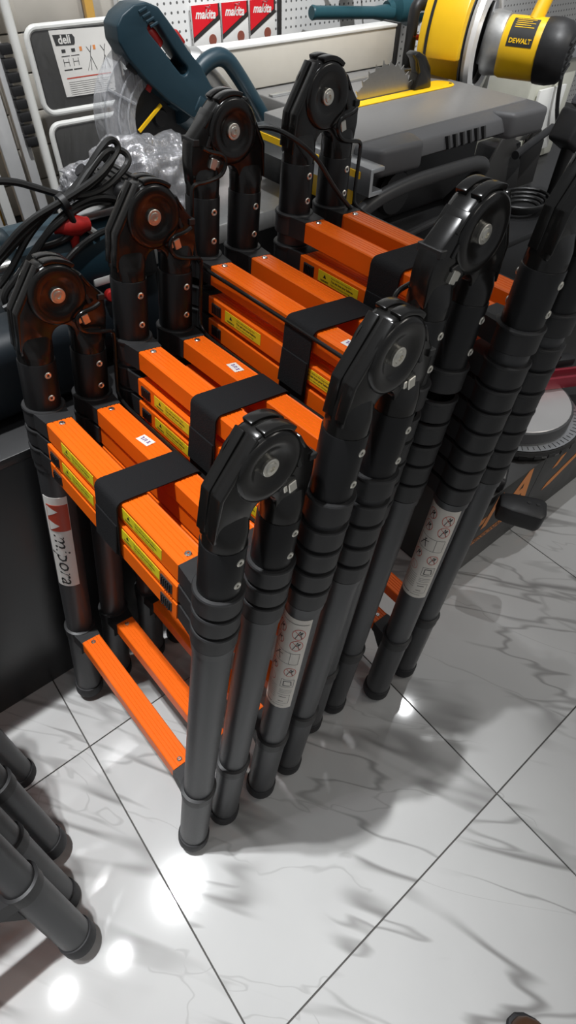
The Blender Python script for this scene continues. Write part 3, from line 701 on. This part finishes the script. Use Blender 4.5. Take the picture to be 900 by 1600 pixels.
MB().tube([B(1.018, .775, 1.282), B(1.047, .775, 1.305), B(1.087, .775, 1.318), B(1.119, .775, 1.310), B(1.150, .775, 1.276), B(1.190, .775, 1.226), B(1.233, .775, 1.170), B(1.246, .775, 1.137), B(1.223, .775, 1.100)], .0205, 14, smooth=2).build('carry_handle', 'teal', bs)
MB().tube([B(1.228, .775, 1.105), B(1.19, .79, 1.07), B(1.12, .80, 1.09)], .022, 12, smooth=2).build('bracket', 'teal', bs)
gc = (.915, 1.205)
bld = toothed(gc[0] - .97, gc[1] - BT, .135, 40, .010, 0.0, .0025).build('blade', 'dark_steel', bs)
MB().lathe([(0, .012), (.018, .012), (.022, .004), (.022, 0)], B(gc[0], .80, gc[1]), (0, -1, 0), 20).build('flange', 'dark_steel', bld)
def guard(r0, r1, a0, a1, y0, y1, n=26, t=.003):
    m = MB()
    m.prism([(gc[0] - .97 + x, gc[1] - BT + z) for x, z in arc(0, 0, r1, a0, a1, n) + arc(0, 0, r0, a1, a0, n)], y0, y0 + t, 'xz')
    m.prism([(gc[0] - .97 + x, gc[1] - BT + z) for x, z in arc(0, 0, r1, a0, a1, n) + arc(0, 0, r1 - t, a1, a0, n)], y0, y1, 'xz')
    return m
gd = guard(.085, .166, 112, 235, -.030, .030).build('blade_guard', 'guard_plastic', bs)
for rr in (.105, .130):
    MB().tube([B(gc[0] + rr * math.cos(R(a)), .768, gc[1] + rr * math.sin(R(a))) for a in range(118, 232, 6)], .0025, 6).build('guard_rib', 'guard_plastic', gd)
for a in (150, 190, 215):
    MB().tube([B(gc[0] + rr * math.cos(R(a)), .768, gc[1] + rr * math.sin(R(a))) for rr in (.09, .163)], .003, 6).build('guard_rib', 'guard_plastic', gd)
MB().box(B(.885, .765, 1.285), (.012, .006, .034), RY(40).to_3x3()).build('red_mark', 'red_plastic', gd)
MB().box(B(.850, .765, 1.330), (.03, .008, .04), RY(38).to_3x3()).build('guard_clip', 'black_plastic', gd, .002)
MB().box(B(.867, .760, 1.218), (.007, .006, .085), RY(57).to_3x3()).build('yellow_stripe', 'dewalt_yellow', bs)

# --- lying teal saw at the left: motor, slide rods, red lever
ls = thing('sliding_saw', 'dark teal sliding saw with a red lever and silver rods behind the front ladder', 'saw', (.47, .50, BT))
def S_(x, y, z): return (x - .47, y - .50, z - BT)
MB().lathe([(0, -.125), (.060, -.125), (.082, -.115), (.086, -.02), (.086, .10), (.078, .115), (0, .115)], S_(.485, .50, 1.065), (1, 0, -.04), 28).build('motor_housing', 'teal', ls)
MB().tube([S_(.30, .50, .93), S_(.38, .49, .945), S_(.50, .49, .93), S_(.56, .50, .93)], [.075, .092, .095, .085], 18, smooth=2).build('lower_body', 'navy_plastic', ls)
MB().box(S_(.27, .415, .925), (.36, .15, .182)).build('saw_head', 'navy_plastic', ls, .045, 4)
ec = MB().box(S_(.632, .50, 1.10), (.070, .13, .205)).build('end_cap', 'black_plastic', ls, .016, 3)
for k in range(4): MB().box(S_(.600 + k * .017, .50, 1.204), (.009, .09, .006)).build('vent_slot', 'print_black', ec)
MB().box(S_(.635, .50, .927), (.06, .10, .19)).build('support', 'navy_plastic', ls, .01)
for dy, dz in ((-.01, .0), (.06, .035)):
    MB().cyl(S_(-.05, .50 + dy, 1.095 + dz), S_(.40, .50 + dy, 1.085 + dz), .014, seg=16).build('slide_rod', 'steel', ls)
MB().box(S_(.02, .53, .967), (.10, .16, .27)).build('rod_bracket', 'black_plastic', ls, .01)
lv = MB().tube([S_(.452, .44, 1.155), S_(.49, .425, 1.155), S_(.52, .43, 1.150)], [.012, .020, .014], 12, smooth=1).build('lever', 'red_plastic', ls)
MB().cyl(S_(.488, .428, 1.150), S_(.480, .425, 1.110), .013, .006, 12).build('lever_grip', 'red_plastic', lv)
MB().cyl(S_(.52, .44, 1.14), S_(.535, .43, 1.125), .008, seg=10).build('screw', 'steel', ls)
MB().box(S_(.545, .475, 1.157), (.095, .07, .016)).build('silver_plate', 'alu', ls, .003)
MB().lathe([(0, 0), (.013, 0), (.015, .008), (.010, .02), (0, .022)], S_(.525, .41, 1.005), (-.3, -1, .2), 14).build('knob', 'red_plastic', ls)
MB().box(S_(.520, .43, 1.035), (.045, .03, .018)).build('knob_plate', 'white_paint', ls, .003)
MB().tube([S_(.535, .415, .985), S_(.515, .405, .90), S_(.500, .40, .85)], .010, 8, flat=.6).build('red_strip', 'red_metal', ls)
MB().box(S_(.56, .40, .96), (.035, .03, .05)).build('clamp', 'alu', ls, .004)

# --- black power cable lying in loops over the saw
cb = thing('power_cable', 'black power cable bundled in loops on top of the dark teal sliding saw', 'cable', (.5, .45, 1.2))
def K(L): return [(x - .5, y - .45, z - 1.2) for x, y, z in L]
for pth in (
    [(.60, .46, 1.165), (.54, .44, 1.185), (.47, .42, 1.175), (.42, .42, 1.150), (.36, .42, 1.10), (.30, .42, 1.06), (.33, .42, 1.02)],
    [(.33, .43, 1.135), (.40, .42, 1.185), (.48, .42, 1.205), (.56, .43, 1.225), (.61, .45, 1.245), (.635, .46, 1.262), (.62, .46, 1.28), (.585, .45, 1.265), (.52, .44, 1.215), (.45, .43, 1.19), (.37, .43, 1.15), (.32, .43, 1.12)],
    [(.50, .43, 1.20), (.55, .44, 1.235), (.60, .45, 1.265), (.625, .46, 1.255), (.60, .46, 1.225), (.54, .45, 1.20), (.47, .44, 1.195), (.40, .43, 1.16), (.34, .43, 1.10), (.31, .43, 1.08)],
    [(.30, .46, 1.255), (.40, .46, 1.248), (.455, .45, 1.222), (.50, .44, 1.200), (.56, .44, 1.195), (.63, .46, 1.215), (.66, .47, 1.235), (.64, .48, 1.255), (.60, .47, 1.24)],
    [(.475, .42, 1.21), (.487, .415, 1.175), (.49, .42, 1.145), (.45, .43, 1.128), (.40, .43, 1.13)],
    [(.62, .43, 1.125), (.55, .42, 1.135), (.48, .41, 1.12), (.42, .41, 1.08), (.36, .41, 1.055), (.30, .41, 1.045)],
    [(.61, .45, 1.17), (.56, .44, 1.192), (.50, .43, 1.188), (.44, .42, 1.165), (.39, .42, 1.12)]):
    MB().tube(K(pth), .0066, 8, smooth=3).build('strand', 'cable', cb)
MB().lathe([(.0, -.006), (.017, -.006), (.017, .006), (0, .006)], (-.02, -.025, .0), (1, .1, .3), 14).build('cable_tie', 'black_plastic', cb)
pl = MB().tube(K([(.545, .47, 1.235), (.565, .47, 1.21), (.575, .47, 1.195)]), .013, 10).build('plug', 'rubber', cb)

# --- crumpled plastic bag on the saw table
bm_ = bmesh.new(); bmesh.ops.create_icosphere(bm_, subdivisions=5, radius=1.0)
for v in bm_.verts:
    p = v.co.copy(); q = Vector((p.x * 1.7, p.y * 2.0, p.z * 2.4))
    ridge = abs(noise.noise(q * 1.6 + Vector((5, 2, 9)))) ; fold = abs(noise.noise(Vector((q.x * 1.2, q.y * 4.0, q.z * 4.5))))
    d = 1 + .22 * noise.noise(q) - .26 * ridge - .16 * fold + .08
    v.co = Vector((p.x * .185 * d, p.y * .088 * d, max(p.z * .115 * d, -.085)))
    if p.x < -.55: v.co.z += .04 * (-.55 - p.x) * 2; v.co.y *= .75
me = bpy.data.meshes.new('plastic_bag'); bm_.to_mesh(me); bm_.free()
for p in me.polygons: p.use_smooth = True
me.set_sharp_from_angle(angle=R(75))
bag = put('plastic_bag', me, 'plastic_bag'); bag.location = (.755, .660, 1.10)
tag(bag, 'crumpled clear plastic bag lying in front of the clear guarded mitre saw', 'bag')

# --- grey table saw with yellow insert
ts = thing('table_saw', 'grey table saw with a yellow blade insert, cream fence and toothed blade', 'saw', (1.54, .62, BT))
def G(x, y, z): return (x - 1.54, y - .62, z - BT)
tb = MB().prism([(1.18, .355), (1.90, .355), (1.90, .925), (1.285, .925), (1.285, .715), (1.18, .700)], 1.155, 1.200, 'xy', (-1.54, -.62, -BT)).build('table_top', 'saw_grey', ts, .004)
lip = MB().prism([(.357, 1.198), (.315, 1.182), (.300, 1.150), (.345, 1.128), (.40, 1.128), (.40, 1.18)], 1.30, 1.78, 'yz', (-1.54, -.62, -BT)).build('front_lip', 'saw_grey_plastic', ts, .004)
for k in range(6): MB().box(G(1.49 + .030 * k, .303, 1.165), (.008, .012, .030), RX(-20).to_3x3()).build('rib_slot', 'print_black', lip)
for x0, x1 in ((1.195, 1.39), (1.72, 1.925)):
    c = .028
    MB().prism([(x0, .34), (x0 + c, .285), (x1 - c, .275), (x1, .33), (x1, .44), (x0, .44)], 1.132, 1.196, 'xy', (-1.54, -.62, -BT)).build('corner_bumper', 'saw_grey_plastic', ts, .012, 3)
ins = MB().prism([(1.34, .578), (1.82, .578)] + [(1.82 + .036 * math.cos(R(a)), .616 + .038 * math.sin(R(a))) for a in range(-80, 81, 20)] + [(1.82, .654), (1.34, .654)], 1.2002, 1.2035, 'xy', (-1.54, -.62, -BT)).build('blade_insert', 'dewalt_yellow', ts, .001)
MB().box(G(1.56, .620, 1.2038), (.33, .010, .0012)).build('blade_slot', 'print_black', ins)
for x in (1.37, 1.84): MB().lathe([(0, .001), (.005, .001), (.005, 0)], G(x, .60, 1.2036), (0, 0, 1), 12).build('screw_hole', 'print_black', ins)
toothed(1.563 - 1.54, 1.143 - BT, .1436, 30, .014, .0, .0028).build('blade', 'blade_steel', ts)
MB().prism([(1.675, 1.203), (1.690, 1.245), (1.672, 1.275), (1.652, 1.290), (1.672, 1.297), (1.705, 1.285), (1.735, 1.255), (1.752, 1.203)], .600, .640, 'xz', (-1.54, -.62, -BT)).build('riving_guard', 'hinge_black', ts, .006)
fe = MB().box2(G(1.10, .8965, 1.204), G(1.885, .955, 1.302)).build('fence', 'fence_cream', ts, .002)
MB().box2(G(1.10, .893, 1.302), G(1.885, .957, 1.309)).build('fence_top_edge', 'fence_edge', fe, .001)
MB().box2(G(1.885, .888, 1.20), G(1.900, .962, 1.312)).build('end_cap', 'black_plastic', fe, .003)
MB().box2(G(1.29, .800, 1.2005), G(1.88, .820, 1.2060)).build('mitre_track', 'alu', ts, .001)
rl = MB().prism([(.0, .0), (.045, .0), (.045, .010), (.010, .010), (.010, .050), (.045, .050), (.045, .060), (.0, .060)], G(0, .245, 0)[1], G(0, .705, 0)[1], 'xz', (1.148 - 1.54, 0, 1.118 - BT)).build('side_rail', 'alu', ts, .0015)
MB().box2(G(1.145, .28, 1.150), G(1.148, .70, 1.165)).build('rail_tape', 'dewalt_yellow', rl)
MB().box2(G(1.285, .42, .95), G(1.80, .86, 1.155)).build('body', 'black_plastic', ts, .01)
MB().box2(G(1.240, .43, 1.02), G(1.284, .70, 1.13)).build('side_panel', 'dewalt_yellow', ts, .004)
MB().box2(G(1.24, .40, BT), G(1.82, .88, .95)).build('stand_base', 'black_plastic', ts, .01)
MB().tube([G(1.08, .30, .86), G(1.10, .27, 1.02), G(1.14, .26, 1.092), G(1.29, .265, 1.112), G(1.45, .265, 1.112), G(1.60, .27, 1.108), G(1.655, .28, 1.085), G(1.675, .33, 1.03), G(1.68, .40, .95)], .0185, 14, smooth=3).build('tube_frame', 'pipe_grey', ts)
MB().tube([G(1.20, .30, .86), G(1.30, .33, .93), G(1.60, .36, .93)], .012, 10, smooth=2).build('lower_tube', 'pipe_grey', ts)
MB().lathe([(0, -.012), (.055, -.012), (.062, 0), (.055, .012), (0, .014)], G(1.42, .405, 1.03), (0, -1, 0), 24).build('height_wheel', 'black_plastic', ts)

# --- yellow chop saw
dw = thing('chop_saw', 'yellow and black chop saw with a large disc guard right of the table saw', 'saw', (2.05, .66, BT), (0, 0, R(0)))
DC = Vector((2.040, .715, 1.272)); ax_ = Vector((.36, -.93, 0)).normalized(); sx_ = Vector((.93, .36, 0)).normalized()
def D(a, s, z): p = DC + ax_ * a + sx_ * s + Vector((0, 0, z)); return (p.x - 2.05, p.y - .66, p.z - BT)
def dlathe(prof, a, name, m, parent, seg=36, s=0, z=0): return MB().lathe(prof, D(a, s, z), ax_, seg).build(name, m, parent)
def dprism(poly, a0, a1):
    m = MB(); n = len(poly); vs = [D(a0, p[0], p[1]) for p in poly] + [D(a1, p[0], p[1]) for p in poly]
    return m.add(vs, [tuple(range(n)), tuple(range(2 * n - 1, n - 1, -1))] + [(i, i + n, (i + 1) % n + n, (i + 1) % n) for i in range(n)])
gdw = dprism(arc(0, 0, .195, -10, 186, 30) + [(-.098, -.03), (-.098, -.16), (.15, -.16)], -.105, .030).build('disc_guard', 'dewalt_yellow', dw, .006)
dprism(arc(0, 0, .199, -8, 185, 30) + arc(0, 0, .190, 185, -8, 30), -.080, -.072).build('guard_seam', 'dark_steel', gdw)
dlathe([(0, .0), (.165, .0), (.165, .003), (0, .003)], .028, 'disc', 'dark_steel', dw)
lg = dlathe([(.105, .0), (.150, .0), (.156, .012), (.150, .026), (.118, .030), (.105, .020)], .034, 'lower_guard', 'alu_light', dw)
dprism([(-.02, -.05), (.03, -.06), (.07, .10), (.03, .13)], .045, .060).build('guard_arm', 'alu', dw, .004)
dlathe([(0, 0), (.082, 0), (.085, .01), (.080, .055), (.070, .060), (0, .06)], .060, 'gear_case', 'cast_alu', dw, s=.03, z=0)
mh = dlathe([(0, 0), (.076, 0), (.080, .01), (.080, .135), (.076, .145), (0, .145)], .110, 'motor_housing', 'dewalt_yellow', dw, s=.03, z=-.005)
mc = dlathe([(0, 0), (.0835, 0), (.085, .012), (.085, .040), (.078, .072), (.064, .086), (0, .092)], .235, 'motor_cap', 'black_plastic', dw, s=.03, z=-.005)
for k in range(5): dprism([(-.012, -.052 + .018 * k), (.066, -.038 + .018 * k), (.066, -.031 + .018 * k), (-.012, -.045 + .018 * k)], .300, .3285).build('vent_slot', 'print_black', mc)
# rating plate on the housing, facing the camera side
V = []
for i, a in enumerate((.135, .215)):
    for t in range(110, 171, 10): V.append(D(a, .03 + .0808 * math.cos(R(t)), -.005 + .0808 * math.sin(R(t))))
n7 = 7
plm = MB().add(V, [(k, k + 1, n7 + k + 1, n7 + k) for k in range(6)]).build('rating_plate', 'print_black', mh)
def on_motor(me, rr, a_mid, t_mid):
    for v in me.vertices:
        t = R(t_mid) - v.co.y / rr * -1; a = a_mid + v.co.x
        v.co = Vector(D(a, .03 + rr * math.cos(t), -.005 + rr * math.sin(t)))
    return me
t_ = text_mesh('DEWALT', .017, 'CENTER', bold=.0005)
for v in t_.vertices: v.co.y = -v.co.y
put('lettering', on_motor(t_, .0813, .175, 160), 'dewalt_yellow', plm)
prints_ = flat2d([('line', -.03, .030 - k * .007, .03 - (k % 2) * .012, .030 - k * .007, .0022) for k in range(5)])
for v in prints_.vertices: v.co.y = -v.co.y
tag(put('print', on_motor(prints_, .0813, .175, 135), 'dewalt_yellow', plm), kind='stuff')
MB().tube([D(.19, .03, .06), D(.20, .06, .11), D(.21, .10, .18), D(.21, .13, .27)], .020, 12, smooth=2, flat=1.3).build('handle_arm', 'dewalt_yellow', dw)
MB().tube([D(.21, .13, .26), D(.19, .14, .33), D(.10, .14, .35)], .018, 12, smooth=2).build('handle', 'black_plastic', dw)
dprism([(.10, -.02), (.20, -.06), (.20, -.39), (.08, -.39)], -.06, .05).build('pivot_bracket', 'dark_steel', dw, .006)
MB().box((.08, .14, .012), (.40, .26, .024)).build('base', 'dark_steel', dw, .004)
MB().tube([(2.010 - 2.05, .85 - .66, 1.264 - BT), (1.925 - 2.05, .85 - .66, 1.279 - BT), (1.915 - 2.05, .85 - .66, 1.281 - BT)], .008, 8).build('red_rod', 'red_plastic', dw)
MB().tube([(x - 2.05, .86 - .66, z - BT) for x, z in ((2.04, 1.354), (1.97, 1.358), (1.930, 1.358), (1.920, 1.335), (1.922, 1.265), (1.918, 1.20), (1.95, 1.10), (1.96, .95), (1.97, .85))], .0185, 12, smooth=2).build('carry_bar', 'black_plastic', dw)

# --- black folded saw stand parts and cable behind the fourth ladder
fs_ = thing('saw_stand', 'black folded saw stand with bracket plates and a white block behind the table saw corner', 'stand', (2.09, .47, BT))
def Fp(x, y, z): return (x - 2.0, y - .50, z - BT)
MB().prism([(1.86, .835), (2.13, .835), (2.10, .95), (2.02, 1.04), (1.95, 1.045), (1.90, .97)], .520, .530, 'xz', (-2.0, -.5, -BT)).build('bracket_plate', 'plinth_black', fs_, .002)
MB().prism([(2.14, .835), (2.30, .835), (2.29, .98), (2.22, 1.05), (2.17, 1.0)], .56, .57, 'xz', (-2.0, -.5, -BT)).build('bracket_plate', 'plinth_black', fs_, .002)
MB().cyl(Fp(2.02, .50, .99), Fp(2.30, .55, 1.02), .014, seg=12).build('cross_rod', 'dark_steel', fs_)
wb = MB().box(Fp(2.20, .62, 1.035), (.085, .05, .10), RY(8).to_3x3()).build('white_block', 'white_paint', fs_, .004)
MB().box(Fp(2.07, .64, 1.05), (.09, .04, .03), RY(10).to_3x3()).build('red_handle', 'red_plastic', fs_, .006)
MB().box(Fp(2.06, .60, .92), (.14, .10, .17)).build('body', 'black_plastic', fs_, .012)
MB().box(Fp(2.02, .545, .842), (.18, .05, .020)).build('foot_plate', 'cast_alu', fs_, .002)
co = thing('cable_coil', 'small black cable coil lying on the bench behind the third ladder', 'cable', (2.12, .425, BT))
for k in range(4):
    MB().tube([((.075 + .012 * k) * math.cos(R(a)), -.03 + (.055 + .010 * k) * math.sin(R(a)), .008 + .010 * k) for a in range(0, 360, 20)], .0055, 6, closed=True).build('strand', 'cable', co)
cc = thing('cream_cabinet', 'cream painted upright cabinet behind the black folded saw stand', 'cabinet', (2.62, .80, BT))
MB().box((0, 0, .17), (.30, .20, .34)).build('body', 'cream_paint', cc, .01)
MB().box((0, -.01, .36), (.32, .23, .035)).build('lid', 'alu', cc, .005)
MB().box((-.02, -.115, .15), (.18, .012, .22)).build('door', 'white_paint', cc, .003)
MB().tube([(-.02, -.13, .40), (-.03, -.14, .30), (-.01, -.15, .2), (.05, -.15, .12)], .008, 8, smooth=2).build('cable', 'cable', cc)
bk = thing('black_clamp', 'black clamp head with a grey pad at the right edge above the fourth ladder', 'clamp', (2.24, .36, BT))
MB().box((0, 0, .235), (.13, .09, .10), RY(25).to_3x3()).build('head', 'black_plastic', bk, .014, 3)
MB().box((.02, -.01, .305), (.10, .07, .03), RY(25).to_3x3()).build('pad', 'smoke_plastic', bk, .006)
MB().cyl((.03, .01, 0), (.01, 0, .20), .022, seg=14).build('post', 'black_plastic', bk)

# ================================================================== right: black plinth box with a mitre saw
pz = thing('display_plinth', 'low black plinth box with orange lettering standing right of the ladder row', 'plinth', (1.95, -.02, 0))
MB().box2((-.75, -.24, .012), (1.0, .24, .372)).build('box', 'plinth_black', pz, .003)
MB().box2((-.745, -.236, 0), (.995, .236, .013)).build('kick_strip', 'bench_black', pz)
MB().box((-.345, -.2402, .19), (.004, .001, .34), RY(0).to_3x3()).build('seam', 'print_black', pz)
def pl(txt, size, x, z, **k): return put('lettering', text_mesh(txt, size, **k), 'print_orange', pz, T((x - 1.95, -.2412, z)) @ XZ)
pl('F-I', .185, 1.272, .275, shear=.30, bold=.007, sx=.88)
pl('A', .21, 1.490, .285, shear=.2, bold=.007)
us = MB().box((1.345 - 1.95, -.2408, .160), (.33, .0008, .024)).build('orange_strip', 'print_orange', pz)
put('lettering', text_mesh('PROFESSIONAL', .027, shear=.2, bold=.0006, sx=1.25), 'print_black', us, T((1.345 - 1.95, -.2416, .160)) @ XZ)
MB().prism([(1.70, .155), (1.75, .160), (2.0, .27), (1.95, .275), (1.72, .185)], -.2414, -.2406, 'xz', (-1.95, 0, 0)).build('stripe', 'print_orange', pz)
MB().prism([(1.70, .265), (1.73, .265), (1.76, .31), (1.73, .31)], -.2414, -.2406, 'xz', (-1.95, 0, 0)).build('stripe', 'print_orange', pz)

ms = thing('mitre_saw', 'mitre saw on the black plinth with a round silver turntable and red fence', 'saw', (1.685, -.045, .373))
MB().lathe([(0, 0), (.215, 0), (.234, .004), (.240, .020), (.234, .034), (0, .036)], seg=48).build('base', 'plinth_black', ms)
gr = MB().lathe([(.195, .0360), (.229, .0362), (.230, .0375), (.195, .0378)], seg=48).build('scale_ring', 'alu', ms)
for k in range(36):
    a = R(180 + 5 * k); MB().box((.215 * math.cos(a), .215 * math.sin(a), .0380), (.014 if k % 3 else .022, .0022, .0008), Matrix.Rotation(a, 3, 'Z')).build('scale_mark', 'print_black', gr)
for k in range(14):
    a = R(190 + 12 * k); MB().box((.2385 * math.cos(a), .2385 * math.sin(a), .018), (.004, .026, .014), Matrix.Rotation(a, 3, 'Z')).build('detent', 'print_black', ms)
tt = MB().lathe([(0, .079), (.186, .079), (.193, .077), (.195, .072), (.195, .036), (0, .036)], seg=48).build('turntable', 'saw_grey_plastic', ms)
MB().lathe([(0, .0810), (.184, .0810), (.186, .0795), (.186, .0788), (0, .0788)], seg=48).build('table_plate', 'plate_silver', tt)
ra = Matrix.Rotation(R(-27), 3, 'Z')
for o_, h_ in ((0.0, .0), (.040, .004)):
    MB().box(ra @ Vector((.10, .018 + o_, .105 + h_)), (.56, .012, .045), ra).build('fence', 'red_metal', ms, .002)
MB().box(ra @ Vector((.10, .055, .09)), (.50, .06, .020), ra).build('fence_foot', 'alu', ms, .002)
MB().box(ra @ Vector((.13, .15, .10)), (.20, .14, .04), ra).build('rear_plate', 'alu', ms, .005)
kb = MB().box(ra @ Vector((.20, .10, .135)), (.10, .045, .035), ra).build('clamp', 'black_plastic', ms, .008)
MB().cyl(ra @ Vector((.18, .10, .15)), ra @ Vector((.18, .10, .165)), .018, seg=16).build('knob', 'dark_steel', kb)
MB().tube([(.15, .20, .06), (.20, .24, .16), (.24, .20, .30), (.30, .12, .42)], .045, 14, smooth=2).build('arm', 'black_plastic', ms)
dv = Vector((-.355, -.195, 0)).normalized(); rv = Matrix.Rotation(math.atan2(dv.y, dv.x), 3, 'Z')
lvr = MB().box(rv @ Vector((.300, 0, .024)), (.20, .070, .046), rv).build('index_lever', 'black_plastic', ms, .012, 3)
MB().box(rv @ Vector((.345, .0, .0485)), (.085, .056, .010), rv).build('pad', 'saw_grey', lvr, .004)
rg_ = Matrix.Rotation(R(-58), 3, 'Z')
tp = MB().prism([(-.04, -.030), (.0, -.040), (.085, -.045), (.100, -.02), (.100, .03), (.085, .045), (.0, .040), (-.04, .030)], -.045, .020, 'xy')
tp.v = [rg_ @ v + Vector((-.340, -.268, -.012)) for v in tp.v]; tp.build('grip', 'black_plastic', lvr, .010, 2)
for dx in (.045, .072): MB().lathe([(0, .001), (.006, .001), (.006, 0)], rg_ @ Vector((dx, .012, 0)) + Vector((-.340, -.268, .0083)), (0, 0, 1), 10).build('screw_hole', 'print_black', lvr)

# ================================================================== brown shoe tip at the bottom edge
sh = thing('shoe', 'brown leather shoe tip at the bottom edge of the picture', 'shoe', (.455, -1.10, 0), (0, 0, R(-8)))
def shoe_loft(secs, name, m):
    n = 18; vs = []; fs = []
    for (y, hw_, z0, z1) in secs:
        for k in range(n):
            a = 2 * math.pi * k / n; c, s_ = math.cos(a), math.sin(a)
            vs.append((hw_ * math.copysign(abs(c) ** .8, c), y, (z0 + z1) / 2 + (z1 - z0) / 2 * math.copysign(abs(s_) ** .7, s_)))
    for i in range(len(secs) - 1):
        for k in range(n): fs.append((i * n + k, i * n + (k + 1) % n, (i + 1) * n + (k + 1) % n, (i + 1) * n + k))
    fs += [tuple(range(n)), tuple(range((len(secs) - 1) * n, len(secs) * n))]
    return MB().add(vs, fs).build(name, m, sh, ang=50)
shoe_loft([(.0, .010, .014, .030), (-.008, .024, .012, .040), (-.025, .038, .012, .050), (-.06, .047, .012, .058), (-.11, .048, .012, .075), (-.16, .041, .012, .095), (-.21, .036, .012, .10), (-.26, .035, .012, .095), (-.285, .026, .012, .09)], 'upper', 'shoe_leather')
shoe_loft([(.006, .012, 0, .014), (-.004, .028, 0, .016), (-.025, .043, 0, .016), (-.06, .051, 0, .016), (-.11, .052, 0, .016), (-.16, .044, 0, .016), (-.26, .039, 0, .022), (-.292, .028, 0, .022)], 'sole', 'rubber')

# ================================================================== cord draped from the teal mitre saw over the fourth ladder
CORD = [(.95, .45, 1.12), (.88, .32, 1.24), (.795, .240, 1.310), (.786, .16, 1.335), (.795, .100, 1.328), (.838, .088, 1.293), (.882, .088, 1.237), (.939, .095, 1.185), (.983, .115, 1.15), (1.02, .13, 1.10), (1.05, .17, 1.0), (1.06, .20, .84)]
cr = thing('extension_lead', 'thin black power cord draped in front of the hinge of the fourth ladder', 'cable', (.85, .12, 1.2))
MB().tube([(x - .85, y - .12, z - 1.2) for x, y, z in CORD], .0042, 8, smooth=2).build('strand', 'cable', cr)
